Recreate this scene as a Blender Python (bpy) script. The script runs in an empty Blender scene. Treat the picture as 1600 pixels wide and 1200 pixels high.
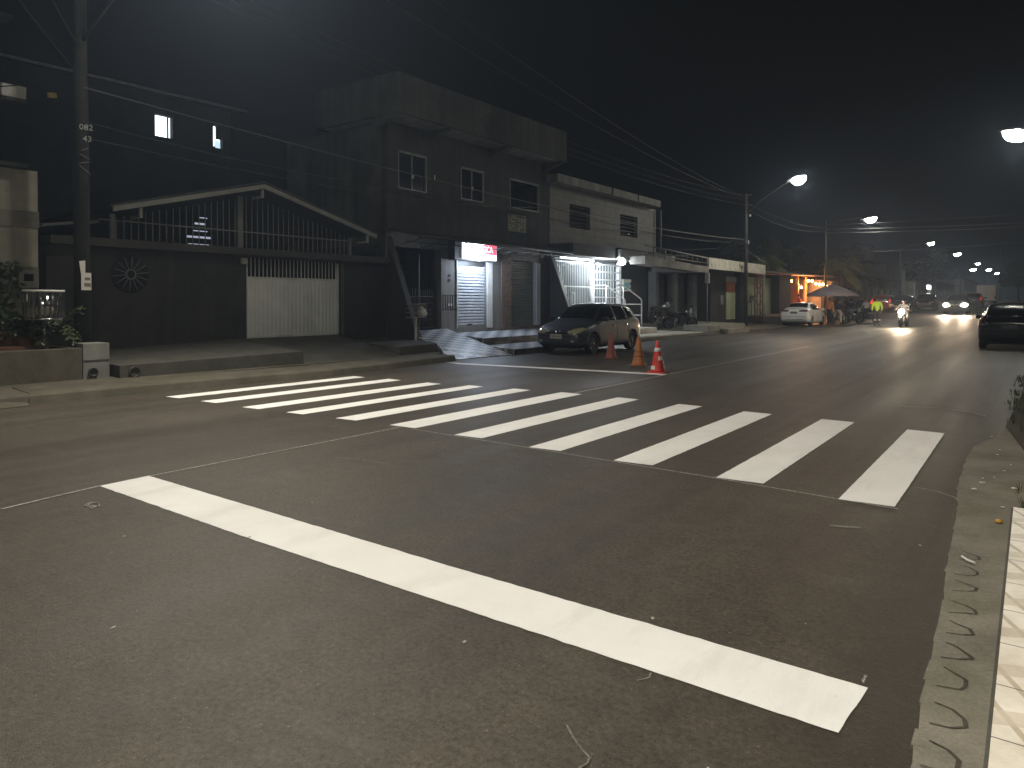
import bpy, bmesh, math, random
from mathutils import Vector, Matrix, Euler
from mathutils.bvhtree import BVHTree
R = math.radians
rnd = random.Random(11)
SC = bpy.context.scene
COL = SC.collection

# ---------------------------------------------------------------- camera, sky, exposure
cd = bpy.data.cameras.new("camera")
cam = bpy.data.objects.new("camera", cd); COL.objects.link(cam)
cam.location = (0, 0, 1.55)
cam.rotation_euler = (R(90 - 0.8814), 0, R(36.4076))
cd.sensor_width = 36; cd.lens = 24.86; cd.shift_y = -0.069375
cd.clip_start = 0.05; cd.clip_end = 3000
SC.camera = cam

W = bpy.data.worlds.new("World"); SC.world = W; W.use_nodes = True
wn = W.node_tree; bg = wn.nodes["Background"]
sky = wn.nodes.new("ShaderNodeTexSky"); sky.sky_type = 'NISHITA'; sky.sun_disc = False
sky.sun_elevation = R(-5.0); sky.sun_rotation = R(180); sky.air_density = 1.0; sky.dust_density = 1.0
wn.links.new(sky.outputs[0], bg.inputs[0]); bg.inputs[1].default_value = 0.15

SC.view_settings.view_transform = 'Standard'; SC.view_settings.look = 'None'
SC.view_settings.exposure = 0.45; SC.view_settings.gamma = 1.0
SC.render.engine = 'CYCLES'
SC.cycles.use_denoising = True
SC.cycles.max_bounces = 6; SC.cycles.diffuse_bounces = 3; SC.cycles.volume_bounces = 0
SC.cycles.sample_clamp_indirect = 4.0
LAMPK = 1.0          # common multiplier of the lamp powers

# ---------------------------------------------------------------- helpers
ORIG = {}
def empty(name, loc=(0, 0, 0)):
    o = bpy.data.objects.new(name, None); COL.objects.link(o)
    o.location = loc; o.empty_display_size = .2; ORIG[o.name] = Vector(loc); return o
def tag(o, label=None, cat=None, group=None, kind=None):
    if label: o['label'] = label
    if cat: o['category'] = cat
    if group: o['group'] = group
    if kind: o['kind'] = kind
    return o
def thing(name, label, cat, loc=(0, 0, 0), group=None):
    return tag(empty(name, loc), label, cat, group)
def link(name, me, mat=None, parent=None):
    o = bpy.data.objects.new(name, me); COL.objects.link(o)
    if mat: me.materials.append(mat)
    if parent is not None:
        me.transform(Matrix.Translation(-ORIG[parent.name])); o.parent = parent
        ORIG[o.name] = ORIG[parent.name].copy()
    else:
        ORIG[o.name] = Vector((0, 0, 0))
    return o
def rebase(o, p):
    """give a one-mesh thing its origin at its base"""
    o.data.transform(Matrix.Translation(-Vector(p))); o.location = p; ORIG[o.name] = Vector(p); return o
def copy_tree(o, parent=None):
    c = o.copy(); COL.objects.link(c)
    if parent is not None: c.parent = parent
    for ch in list(o.children): copy_tree(ch, c)
    return c
def evald(o):
    dg = bpy.context.evaluated_depsgraph_get(); dg.update()
    return bpy.data.meshes.new_from_object(o.evaluated_get(dg))

class MB:
    def __init__(s): s.bm = bmesh.new(); s.sm = []
    def face(s, pts, smooth=False):
        f = s.bm.faces.new([s.bm.verts.new(p) for p in pts]); f.smooth = smooth; return s
    def box(s, x0, x1, y0, y1, z0, z1):
        return s.hexa([(x0,y0,z0),(x1,y0,z0),(x1,y1,z0),(x0,y1,z0),(x0,y0,z1),(x1,y0,z1),(x1,y1,z1),(x0,y1,z1)])
    def hexa(s, p):
        v = [s.bm.verts.new(q) for q in p]
        for f in ((3,2,1,0),(4,5,6,7),(0,1,5,4),(1,2,6,5),(2,3,7,6),(3,0,4,7)): s.bm.faces.new([v[i] for i in f])
        return s
    def obox(s, c, d, rz=0, rx=0, ry=0):
        m = Matrix.Translation(c) @ Euler((rx, ry, rz)).to_matrix().to_4x4()
        a, b, e = d[0]/2, d[1]/2, d[2]/2
        return s.hexa([m @ Vector(q) for q in ((-a,-b,-e),(a,-b,-e),(a,b,-e),(-a,b,-e),(-a,-b,e),(a,-b,e),(a,b,e),(-a,b,e))])
    def prism(s, pts, ax, a, b):
        def P(q, t): return {'x': (t, q[0], q[1]), 'y': (q[0], t, q[1]), 'z': (q[0], q[1], t)}[ax]
        A = [s.bm.verts.new(P(q, a)) for q in pts]; B = [s.bm.verts.new(P(q, b)) for q in pts]
        s.bm.faces.new(A); s.bm.faces.new(B[::-1]); n = len(pts)
        for i in range(n): s.bm.faces.new((A[i], B[i], B[(i+1) % n], A[(i+1) % n]))
        return s
    def slab(s, top, th):
        """closed slab under a polygon of top points"""
        A = [s.bm.verts.new(p) for p in top]; B = [s.bm.verts.new((p[0], p[1], p[2]-th)) for p in top]
        s.bm.faces.new(A); s.bm.faces.new(B[::-1]); n = len(top)
        for i in range(n): s.bm.faces.new((A[i], B[i], B[(i+1) % n], A[(i+1) % n]))
        return s
    def tube(s, pts, r, n=8, cap=True, smooth=True):
        pts = [Vector(p) for p in pts]; k = len(pts)
        rr = r if isinstance(r, (list, tuple)) else [r]*k
        rings = []; up = Vector((0, 0, 1)); prev = None
        for i, p in enumerate(pts):
            t = (pts[min(i+1, k-1)] - pts[max(i-1, 0)]).normalized()
            if prev is None:
                a = t.cross(up)
                if a.length < 1e-3: a = t.cross(Vector((1, 0, 0)))
            else: a = prev - t * prev.dot(t)
            a.normalize(); prev = a; b = t.cross(a)
            rings.append([s.bm.verts.new(p + (a*math.cos(2*math.pi*j/n) + b*math.sin(2*math.pi*j/n))*rr[i]) for j in range(n)])
        for A, B in zip(rings, rings[1:]):
            for j in range(n):
                f = s.bm.faces.new((A[j], A[(j+1) % n], B[(j+1) % n], B[j])); f.smooth = smooth
        if cap: s.bm.faces.new(rings[0][::-1]); s.bm.faces.new(rings[-1])
        return s
    def lathe(s, prof, c=(0, 0, 0), n=16, axis='z', smooth=True):
        c = Vector(c); rings = []
        for r, h in prof:
            ring = []
            for j in range(n):
                a = 2*math.pi*j/n; u, v = r*math.cos(a), r*math.sin(a)
                q = {'z': (u, v, h), 'x': (h, u, v), 'y': (u, h, v)}[axis]
                ring.append(s.bm.verts.new(c + Vector(q)))
            rings.append(ring)
        for A, B in zip(rings, rings[1:]):
            for j in range(n):
                f = s.bm.faces.new((A[j], A[(j+1) % n], B[(j+1) % n], B[j])); f.smooth = smooth
        if prof[0][0] > 1e-4: s.bm.faces.new(rings[0][::-1])
        if prof[-1][0] > 1e-4: s.bm.faces.new(rings[-1])
        return s
    def ball(s, c, r, n=10, m=6):
        c = Vector(c); rad = Vector(r if isinstance(r, (tuple, list)) else (r, r, r))
        bmesh.ops.create_uvsphere(s.bm, u_segments=n, v_segments=m, radius=1,
                                  matrix=Matrix.Translation(c) @ Matrix.Diagonal((*rad, 1)))
        for f in s.bm.faces[-n*m:]: f.smooth = True
        return s
    def build(s, name, mat, parent=None, bevel=0, seg=2):
        bmesh.ops.remove_doubles(s.bm, verts=s.bm.verts, dist=1e-5)
        if bevel:
            bmesh.ops.bevel(s.bm, geom=[e for e in s.bm.edges if len(e.link_faces) == 2 and e.calc_face_angle(0) > .5],
                            offset=bevel, segments=seg, affect='EDGES', profile=.6, clamp_overlap=True)
        bmesh.ops.recalc_face_normals(s.bm, faces=s.bm.faces)
        me = bpy.data.meshes.new(name); s.bm.to_mesh(me); s.bm.free()
        return link(name, me, mat, parent)

def text(name, body, size, mat, parent, pos, rot, ext=.004, align='CENTER', sx=1):
    cu = bpy.data.curves.new(name, 'FONT'); cu.body = body; cu.size = size; cu.extrude = ext
    cu.align_x = align; cu.align_y = 'CENTER'; cu.resolution_u = 2
    t = bpy.data.objects.new(name, cu); COL.objects.link(t)
    me = evald(t); bpy.data.objects.remove(t)
    me.transform(Matrix.Translation(pos) @ Euler(rot).to_matrix().to_4x4() @ Matrix.Diagonal((sx, 1, 1, 1)))
    return link(name, me, mat, parent)

# ---------------------------------------------------------------- materials
def nodes_of(name):
    m = bpy.data.materials.new(name); m.use_nodes = True
    nt = m.node_tree; return m, nt, nt.nodes["Principled BSDF"]
def N(nt, t, **kw):
    n = nt.nodes.new("ShaderNode" + t)
    for k, v in kw.items():
        if k in n.inputs: n.inputs[k].default_value = v
        else: setattr(n, k, v)
    return n
def coords(nt, scale=(1, 1, 1), rot=(0, 0, 0)):
    tc = N(nt, "TexCoord"); mp = N(nt, "Mapping"); mp.inputs["Scale"].default_value = scale; mp.inputs["Rotation"].default_value = rot
    nt.links.new(tc.outputs["Object"], mp.inputs["Vector"]); return mp.outputs[0]
def noise(nt, vec, scale, detail=4, rough=.55, dist=0):
    n = N(nt, "TexNoise", Scale=scale, Detail=detail, Roughness=rough, Distortion=dist); nt.links.new(vec, n.inputs["Vector"]); return n.outputs["Fac"]
def ramp(nt, fac, stops):
    r = N(nt, "ValToRGB"); e = r.color_ramp.elements
    while len(e) < len(stops): e.new(.5)
    for el, (p, c) in zip(e, stops):
        el.position = p; el.color = (*c, 1) if len(c) == 3 else c
    nt.links.new(fac, r.inputs[0]); return r.outputs[0]
def mix(nt, fac, a, b, mode='MIX'):
    m = N(nt, "Mix", data_type='RGBA', blend_type=mode)
    for s, v in ((0, fac), (6, a), (7, b)):
        if hasattr(v, 'links') or hasattr(v, 'is_linked'): nt.links.new(v, m.inputs[s])
        else: m.inputs[s].default_value = v if s == 0 else (*v, 1)
    return m.outputs[2]
def bump(nt, p, h, s=.3, d=.01):
    b = N(nt, "Bump", Strength=s, Distance=d); nt.links.new(h, b.inputs["Height"]); nt.links.new(b.outputs[0], p.inputs["Normal"])
def M(name, col, rough=.7, var=.18, scale=3, metal=0, bmp=0, spec=.4, dirt=None, fine=60, streak=0):
    """plain surface with uneven tone, a dirt tint in patches and a fine bump"""
    m, nt, p = nodes_of(name); v = coords(nt)
    a = tuple(c*(1-var) for c in col); b = tuple(min(1, c*(1+var)) for c in col)
    c = ramp(nt, noise(nt, v, scale), [(.3, a), (.7, b)])
    if dirt:
        f = ramp(nt, noise(nt, v, scale*.45, 6, .65), [(.45, (0, 0, 0)), (.75, (1, 1, 1))])
        c = mix(nt, f, c, dirt)
    if streak:
        sk = noise(nt, coords(nt, (3.2, 3.2, .16)), 1.0, 7, .7)
        c = mix(nt, 1.0, c, ramp(nt, sk, [(.32, (1-streak,)*3), (.62, (1.08,)*3)]), 'MULTIPLY')
        pt = noise(nt, v, .55, 3, .5); c = mix(nt, 1.0, c, ramp(nt, pt, [(.40, (1-streak*.5,)*3), (.46, (1.05,)*3)]), 'MULTIPLY')
    nt.links.new(c, p.inputs["Base Color"])
    p.inputs["Roughness"].default_value = rough; p.inputs["Metallic"].default_value = metal
    p.inputs["Specular IOR Level"].default_value = spec
    if bmp: bump(nt, p, noise(nt, v, fine, 3), bmp, .01)
    return m
def EM(name, col, s):
    m, nt, p = nodes_of(name)
    p.inputs["Base Color"].default_value = (*[min(.8, c) for c in col], 1)
    p.inputs["Emission Color"].default_value = (*col, 1); p.inputs["Emission Strength"].default_value = s
    return m
def brick(name, c1, c2, mortar, sx, sy, ms=.02, rough=.7, rot=(0, 0, 0), offs=.5, bmp=.3, dirt=.25, spec=.3):
    m, nt, p = nodes_of(name); v = coords(nt, (1, 1, 1), rot)
    b = N(nt, "TexBrick", Scale=1.0); b.offset = offs
    b.inputs["Color1"].default_value = (*c1, 1); b.inputs["Color2"].default_value = (*c2, 1); b.inputs["Mortar"].default_value = (*mortar, 1)
    b.inputs["Mortar Size"].default_value = ms; b.inputs["Brick Width"].default_value = sx; b.inputs["Row Height"].default_value = sy
    b.inputs["Mortar Smooth"].default_value = .2; b.inputs["Bias"].default_value = 0
    nt.links.new(v, b.inputs["Vector"])
    n = noise(nt, v, 2.2, 6, .65)
    d = ramp(nt, n, [(.35, (1-dirt,)*3), (.65, (1, 1, 1))])
    nt.links.new(mix(nt, 1.0, b.outputs["Color"], d, 'MULTIPLY'), p.inputs["Base Color"])
    p.inputs["Roughness"].default_value = rough; p.inputs["Specular IOR Level"].default_value = spec
    if bmp:
        iv = N(nt, "Invert"); nt.links.new(b.outputs["Fac"], iv.inputs["Color"]); bump(nt, p, iv.outputs[0], bmp, .01)
    return m

def asphalt_mat():
    m, nt, p = nodes_of("asphalt"); v = coords(nt)
    base = ramp(nt, noise(nt, v, .45, 7, .62), [(.30, (.042, .0345, .0255)), (.5, (.054, .0445, .0335)), (.7, (.066, .055, .042))])
    def mul(c, f): return mix(nt, 1.0, c, f, 'MULTIPLY')
    st = noise(nt, coords(nt, (1.5, .05, 1)), 1.0, 6, .62)
    base = mul(base, ramp(nt, st, [(.32, (.72, .72, .72)), (.68, (1.15, 1.15, 1.15))]))
    base = mul(base, ramp(nt, noise(nt, v, 7, 7, .75), [(.3, (.74, .74, .74)), (.7, (1.24, 1.24, 1.24))]))
    base = mul(base, ramp(nt, noise(nt, v, 38, 4, .75), [(.30, (.45, .45, .45)), (.70, (1.6, 1.6, 1.6))]))
    base = mul(base, ramp(nt, noise(nt, v, 150, 2, .7), [(.25, (.6, .6, .6)), (.75, (1.4, 1.4, 1.4))]))
    for sc, lo in ((75, .50), (30, .56)):
        vo = N(nt, "TexVoronoi", Scale=float(sc)); nt.links.new(v, vo.inputs["Vector"])
        speck = ramp(nt, vo.outputs["Distance"], [(.0, (1, 1, 1)), (.15, (0, 0, 0))])
        sel = ramp(nt, noise(nt, v, sc*.45, 1), [(lo, (0, 0, 0)), (lo+.05, (1, 1, 1))])
        base = mix(nt, mul(speck, sel), base, (.24, .222, .195))
    dust = ramp(nt, noise(nt, coords(nt, (.8, 2.2, 1)), 1.0, 8, .7), [(.56, (0, 0, 0)), (.80, (.5, .5, .5))])
    base = mix(nt, dust, base, (.105, .095, .083))
    oil = ramp(nt, noise(nt, coords(nt, (1, .5, 1)), 1.7, 5, .6), [(.66, (0, 0, 0)), (.74, (.55, .55, .55))])
    base = mix(nt, oil, base, (.022, .019, .016))
    # dark silt along the right gutter
    sx = N(nt, "SeparateXYZ"); nt.links.new(v, sx.inputs[0])
    ad = N(nt, "Math", operation='ADD'); nt.links.new(sx.outputs[0], ad.inputs[0])
    sn = N(nt, "Math", operation='MULTIPLY'); nt.links.new(noise(nt, v, 2.5, 6, .7), sn.inputs[0]); sn.inputs[1].default_value = .7; nt.links.new(sn.outputs[0], ad.inputs[1])
    mr = N(nt, "MapRange"); nt.links.new(ad.outputs[0], mr.inputs[0])
    for i, q in ((1, -.55), (2, -.10), (3, 0), (4, .62)): mr.inputs[i].default_value = q
    base = mix(nt, mr.outputs[0], base, (.024, .020, .0155))
    nt.links.new(base, p.inputs["Base Color"])
    p.inputs["Specular IOR Level"].default_value = .32
    nt.links.new(ramp(nt, st, [(.3, (.48, .48, .48)), (.7, (.68, .68, .68))]), p.inputs["Roughness"])
    h = mix(nt, .5, noise(nt, v, 42, 4, .8), noise(nt, v, 130, 2, .7))
    bump(nt, p, h, .5, .008)
    return m
def paint_mat():
    m, nt, p = nodes_of("road_paint"); v = coords(nt)
    c = ramp(nt, noise(nt, v, 1.6, 6, .6), [(.3, (.71, .70, .68)), (.7, (.81, .80, .785))])
    sk = ramp(nt, noise(nt, coords(nt, (3, .7, 1), (0, 0, .5)), 1.2, 7, .7), [(.50, (0, 0, 0)), (.75, (.34, .34, .34))])
    c = mix(nt, sk, c, (.42, .40, .37))
    pit = ramp(nt, noise(nt, v, 130, 2, .8), [(.66, (0, 0, 0)), (.74, (.55, .55, .55))])
    c = mix(nt, pit, c, (.22, .21, .19))
    nt.links.new(c, p.inputs["Base Color"]); p.inputs["Roughness"].default_value = .6
    vb = N(nt, "TexVoronoi", Scale=130.0); nt.links.new(v, vb.inputs["Vector"]); bump(nt, p, vb.outputs["Distance"], .3, .004)
    return m
def chalk_mat():
    m, nt, p = nodes_of("chalk"); v = coords(nt)
    c = ramp(nt, noise(nt, v, 35, 4, .8), [(.35, (.13, .122, .11)), (.6, (.48, .47, .44))])
    nt.links.new(c, p.inputs["Base Color"]); p.inputs["Roughness"].default_value = .9; return m
def scuff_mat():
    m, nt, p = nodes_of("dust_scuff"); v = coords(nt)
    c = ramp(nt, noise(nt, v, 14, 6, .75), [(.35, (.075, .067, .058)), (.65, (.26, .245, .225))])
    nt.links.new(c, p.inputs["Base Color"]); p.inputs["Roughness"].default_value = .85; return m
def concrete(name, col, green=.0, rough=.85):
    m, nt, p = nodes_of(name); v = coords(nt)
    c = ramp(nt, noise(nt, v, 2.3, 8, .68), [(.28, tuple(x*.62 for x in col)), (.55, col), (.8, tuple(x*1.2 for x in col))])
    if green:
        g = ramp(nt, noise(nt, v, 1.1, 7, .7), [(.45, (0, 0, 0)), (.7, (green,)*3)])
        c = mix(nt, g, c, (col[0]*.55, col[1]*.62, col[2]*.42))
    c = mix(nt, 1.0, c, ramp(nt, noise(nt, v, 60, 3, .7), [(.3, (.8, .8, .8)), (.7, (1.15, 1.15, 1.15))]), 'MULTIPLY')
    nt.links.new(c, p.inputs["Base Color"]); p.inputs["Roughness"].default_value = rough; p.inputs["Specular IOR Level"].default_value = .25
    bump(nt, p, noise(nt, v, 45, 5, .7), .35, .01)
    return m
def walktile_mat():
    """cream ceramic tiles with tan diagonal bands"""
    m, nt, p = nodes_of("patterned_tile"); v = coords(nt)
    w = N(nt, "TexWave", Scale=1.15, Distortion=.0); w.wave_type = 'BANDS'; w.bands_direction = 'DIAGONAL'; nt.links.new(coords(nt, (1, 1, 1), (0, 0, .35)), w.inputs["Vector"])
    c = ramp(nt, w.outputs["Fac"], [(.60, (.80, .745, .66)), (.64, (.52, .44, .34)), (.78, (.52, .44, .34)), (.82, (.80, .75, .67))])
    w2 = N(nt, "TexWave", Scale=1.15); w2.bands_direction = 'DIAGONAL'; nt.links.new(coords(nt, (1, 1, 1), (0, 0, 2.0)), w2.inputs["Vector"])
    k = ramp(nt, w2.outputs["Fac"], [(.82, (0, 0, 0)), (.85, (.7, .7, .7))]); c = mix(nt, k, c, (.60, .52, .42))
    b = N(nt, "TexBrick", Scale=1.0); b.offset = 0
    for q, val in (("Mortar Size", .004), ("Brick Width", .42), ("Row Height", .42)): b.inputs[q].default_value = val
    nt.links.new(v, b.inputs["Vector"])
    c = mix(nt, b.outputs["Fac"], c, (.16, .14, .12))
    c = mix(nt, 1.0, c, ramp(nt, noise(nt, v, 5, 7, .7), [(.3, (.72, .70, .66)), (.65, (1, 1, 1))]), 'MULTIPLY')
    nt.links.new(c, p.inputs["Base Color"]); p.inputs["Roughness"].default_value = .45
    return m
def leafy(name, a, b, rough=.5):
    m, nt, p = nodes_of(name); v = coords(nt)
    c = ramp(nt, noise(nt, v, 1.7, 3), [(.35, a), (.65, b)])
    nt.links.new(c, p.inputs["Base Color"]); p.inputs["Roughness"].default_value = rough
    return m
def shadeglass(name, col=(.012, .013, .015), rough=.06):
    m, nt, p = nodes_of(name); v = coords(nt)
    nt.links.new(ramp(nt, noise(nt, v, 2), [(.3, col), (.7, tuple(c*1.5 for c in col))]), p.inputs["Base Color"])
    p.inputs["Roughness"].default_value = rough; p.inputs["Specular IOR Level"].default_value = .5; return m
def carpaint(name, col, rough=.3, metal=.3, coat=.6):
    m, nt, p = nodes_of(name); v = coords(nt)
    c = ramp(nt, noise(nt, v, 3, 6, .65), [(.3, tuple(x*.86 for x in col)), (.7, tuple(x*1.1 for x in col))])
    nt.links.new(c, p.inputs["Base Color"]); p.inputs["Roughness"].default_value = rough; p.inputs["Metallic"].default_value = metal
    p.inputs["Coat Weight"].default_value = coat; p.inputs["Coat Roughness"].default_value = .12; return m

ASPH = asphalt_mat(); PAINT = paint_mat(); CHALK = chalk_mat(); SCUFF = scuff_mat()
CONC = concrete("concrete", (.105, .094, .074), .6); CONCD = concrete("dark_concrete", (.085, .080, .070), .3); CONCL = concrete("pale_concrete", (.30, .28, .24), .3)
APRON = concrete("apron_concrete", (.185, .17, .14), .6)
DIRT = M("dirt", (.05, .043, .033), .95, .35, 1.2, bmp=.5)
WALKT = walktile_mat()
def shoptile_mat():
    m, nt, p = nodes_of("shop_tile"); tc = N(nt, "TexCoord"); sx = N(nt, "SeparateXYZ"); cb = N(nt, "CombineXYZ")
    nt.links.new(tc.outputs["Object"], sx.inputs[0])
    for i, k in ((0, 3.6), (1, 2.5)):
        q = N(nt, "Math", operation='MULTIPLY'); q.inputs[1].default_value = k; nt.links.new(sx.outputs[i], q.inputs[0]); nt.links.new(q.outputs[0], cb.inputs[i])
    cb.inputs[2].default_value = .5
    ck = N(nt, "TexChecker", Scale=1.0); nt.links.new(cb.outputs[0], ck.inputs["Vector"])
    ck.inputs["Color1"].default_value = (.50, .50, .51, 1); ck.inputs["Color2"].default_value = (.15, .15, .165, 1)
    v = tc.outputs["Object"]
    c = mix(nt, 1.0, ck.outputs["Color"], ramp(nt, noise(nt, v, 3, 6, .65), [(.3, (.7, .7, .7)), (.65, (1.05, 1.05, 1.05))]), 'MULTIPLY')
    nt.links.new(c, p.inputs["Base Color"]); p.inputs["Roughness"].default_value = .5; p.inputs["Specular IOR Level"].default_value = .3
    return m
SHOPT = shoptile_mat()
SHOPF = brick("granite_stripe", (.26, .25, .24), (.055, .055, .052), (.05, .05, .05), .42, .3, .004, .4, rot=(R(-90), R(-90), 0), dirt=.3, bmp=0)
MARBLE = M("green_marble", (.07, .075, .062), .35, .5, 5)
WALLD = M("dark_wall_paint", (.038, .035, .029), .85, .22, 1.3, bmp=.15, dirt=(.026, .024, .020), streak=.35)
WALLG = M("grey_wall", (.10, .10, .088), .85, .2, 1.1, bmp=.15, dirt=(.06, .058, .05), streak=.35)
WALLT = M("taupe_wall", (.185, .17, .15), .8, .12, 1.4, bmp=.1, streak=.2)
WALLB = M("beige_wall", (.40, .37, .30), .85, .2, 1.2, bmp=.15, dirt=(.25, .23, .18), streak=.3)
WALLBAND = M("grey_band", (.22, .205, .165), .85, .2, 1.5)
MURAL = M("mottled_stone", (.24, .225, .18), .85, .4, 5, dirt=(.055, .055, .045), bmp=.3)
PLAST = brick("tiled_wall", (.150, .148, .132), (.130, .128, .115), (.075, .072, .062), .9, .5, .012, .6, rot=(R(-90), R(-90), 0), offs=0, bmp=.1)
PARA = M("parapet_render", (.085, .085, .075), .9, .25, .9, dirt=(.055, .055, .048), bmp=.15, streak=.4)
SOFFIT = M("soffit_paint", (.24, .24, .225), .85, .2, 1.4, streak=.3)
BRK = brick("orange_brick", (.24, .115, .065), (.11, .062, .04), (.17, .15, .125), .20, .085, .016, .8, rot=(R(-90), R(-90), 0), bmp=.5)
CLAY = M("clay", (.12, .055, .032), .85, .3, 4, dirt=(.10, .05, .03))
STONE = brick("stone_wall", (.16, .15, .135), (.07, .066, .058), (.03, .03, .028), .17, .1, .02, .8, rot=(R(-90), R(-90), 0), bmp=.6)
WHITEM = M("white_metal", (.62, .61, .57), .5, .1, 3, dirt=(.42, .40, .36))
GATEM = M("white_gate_sheet", (.70, .705, .67), .55, .1, 2, dirt=(.56, .56, .52))
BARM = M("pale_bars", (.17, .17, .155), .5, .15, 3)
STEEL = M("galvanised_steel", (.30, .30, .29), .45, .2, 5, metal=.6)
INOX = M("stainless_steel", (.50, .50, .48), .22, .2, 6, metal=1)
DARKM = M("dark_metal", (.035, .034, .032), .5, .3, 4)
BLACKM = M("black_iron", (.018, .018, .017), .55, .3, 5)
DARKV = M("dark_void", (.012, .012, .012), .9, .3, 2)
ALU = M("aluminium", (.15, .15, .145), .4, .1, 4, metal=.4)
GLASSD = shadeglass("dark_glass")
SHUT = M("roller_shutter", (.50, .51, .54), .5, .1, 3, dirt=(.36, .37, .39))
SHUTG = M("green_grey_shutter", (.145, .15, .125), .55, .12, 3)
SHUTD = M("dark_shutter", (.075, .073, .066), .6, .15, 3)
RUBBER = M("rubber", (.014, .014, .014), .8, .3, 8)
POLEC = concrete("pole_concrete", (.06, .057, .052), .2); POLED = concrete("near_pole_concrete", (.038, .036, .032), .2)
WIREM = M("wire_sheath", (.018, .018, .019), .5, .1, 3)
WIREB = M("bright_wire", (.11, .11, .105), .4, .1, 3, metal=.3)
ROOFT = M("clay_tile_roof", (.09, .06, .045), .9, .3, 3, bmp=.4)
ROOFD = M("dark_roof_sheet", (.045, .045, .043), .7, .25, 3)
PAPER = M("paper", (.60, .58, .52), .8, .08, 6)
INK = M("ink", (.05, .05, .05), .8, .1, 6)
PLASTW = M("white_plastic", (.66, .65, .62), .5, .06, 5)
LEAF = leafy("leaf_dark", (.030, .050, .018), (.055, .085, .028)); LEAFP = leafy("palm_leaf", (.11, .145, .04), (.20, .22, .07), .35); LEAFG = leafy("fern_leaf", (.035, .055, .022), (.07, .09, .035))
BARK = M("bark", (.085, .07, .052), .9, .3, 6, bmp=.5)
GRASSM = leafy("grass_blade", (.03, .045, .012), (.075, .09, .03), .7)

# ---------------------------------------------------------------- ground, road, pavements
RP = [(-100, 0), (42, 0), (50, .1), (60, .45), (75, .85), (105, 1.15), (150, 1.6), (250, 2.2), (600, 3)]
def rise(y):
    for (a, h), (b, k) in zip(RP, RP[1:]):
        if a <= y <= b: return h + (k-h)*(y-a)/(b-a)
    return RP[-1][1] if y > 0 else 0
YS = [-60, -20, 0, 20, 42, 46, 50, 54, 58, 62, 68, 75, 85, 95, 105, 125, 150, 200, 250, 350, 600]
def strip(name, x0, x1, dz, mat, ys=YS, parent=None):
    b = MB(); pv = None
    for y in ys:
        cur = [b.bm.verts.new((x, y, rise(y)+dz)) for x in (x0, x1)]
        if pv: b.bm.faces.new((pv[0], pv[1], cur[1], cur[0]))
        pv = cur
    return b.build(name, mat, parent)
tag(strip('ground', -200, 200, -.06, DIRT), kind='structure')
road = tag(strip('road', -12.9, .6, 0, ASPH), kind='structure')

ST = [(-11.42,-11.05,5.93,9.92),(-10.45,-10.07,5.98,9.97),(-9.37,-9.00,6.0,9.97),(-8.43,-8.09,6.08,10.1),(-7.47,-7.10,6.17,10.19),(-6.51,-6.09,6.23,10.26),
      (-5.42,-5.03,6.21,10.24),(-4.32,-3.94,6.16,10.12),(-3.29,-2.89,6.13,9.99),(-2.24,-1.84,6.07,9.94),(-1.22,-.83,5.97,9.74)]
def ragged(corners, z, j=.006, step=.06):
    """outline of a hand painted patch: straight but slightly uneven edges"""
    out = []
    for a, b in zip(corners, corners[1:]+corners[:1]):
        a = Vector(a); b = Vector(b); n = max(2, int((b-a).length/step)); t = (b-a).normalized(); nn = Vector((-t.y, t.x))
        for i in range(n):
            q = a + (b-a)*i/n + nn*(rnd.gauss(0, j) if i else 0); out.append((q.x, q.y, z))
    return out
for x0, x1, y0, y1 in ST:
    b = MB(); b.face(ragged([(x0, y0), (x1, y0+.03), (x1, y1-.02), (x0, y1)], .004, .0014)); b.build('zebra_stripe', PAINT, road)
b = MB(); b.face(ragged([(-6.31, 2.71), (-4.0, 2.685), (-2.6, 2.70), (-.55, 2.72), (-.52, 3.11), (-2.7, 3.10), (-6.33, 3.13)], .004, .0016, .05)); b.build('stop_line', PAINT, road)
b = MB(); b.face(ragged([(-12.17, 13.62), (-11.56, 13.39), (-6.3, 13.93), (-6.3, 14.2)], .004, .0015)); b.build('stop_line', PAINT, road)
def flatline(pts, w, z=.005):
    b = MB()
    for (x0, y0), (x1, y1) in zip(pts, pts[1:]):
        d = Vector((x1-x0, y1-y0)); 
        if d.length < 1e-4: continue
        d.normalize(); nx, ny = -d.y*w/2, d.x*w/2
        b.face([(x0-nx, y0-ny, z), (x1-nx, y1-ny, z), (x1+nx, y1+ny, z), (x0+nx, y0+ny, z)])
    return b
flatline([(-6.17, 1.0), (-6.19, 1.96), (-6.31, 2.71)], .022).build('chalk_line', CHALK, road)
flatline([(-6.31, 3.13), (-6.29, 5.2), (-6.29, 6.2)], .022).build('chalk_line', CHALK, road)
flatline([(-6.27, 10.3), (-6.27, 12.0), (-6.29, 13.9)], .05).build('chalk_line', CHALK, road)
flatline([(-6.29, 14.25), (-6.29, 18.5), (-6.3, 26)], .05).build('chalk_line', CHALK, road)
flatline([(-6.1, 6.2), (-4.3, 6.14), (-2.2, 6.05), (-.8, 5.95)], .016, .0035).build('chalk_line', CHALK, road)
flatline([(-1.27, 2.70), (-1.26, 2.66), (-1.29, 2.61)], .007).build('chalk_scribble', SCUFF, road)
flatline([(-1.36, 2.18), (-1.30, 2.13), (-1.24, 2.09), (-1.20, 2.07), (-1.19, 2.04), (-1.20, 2.0)], .008).build('chalk_scribble', SCUFF, road)
pts = [(-5.83+.14*i/14+.05*math.sin(i*2.1), 2.42+.05*math.sin(i*1.3)) for i in range(15)]
flatline(pts, .008).build('chalk_scribble', CHALK, road)
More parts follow.
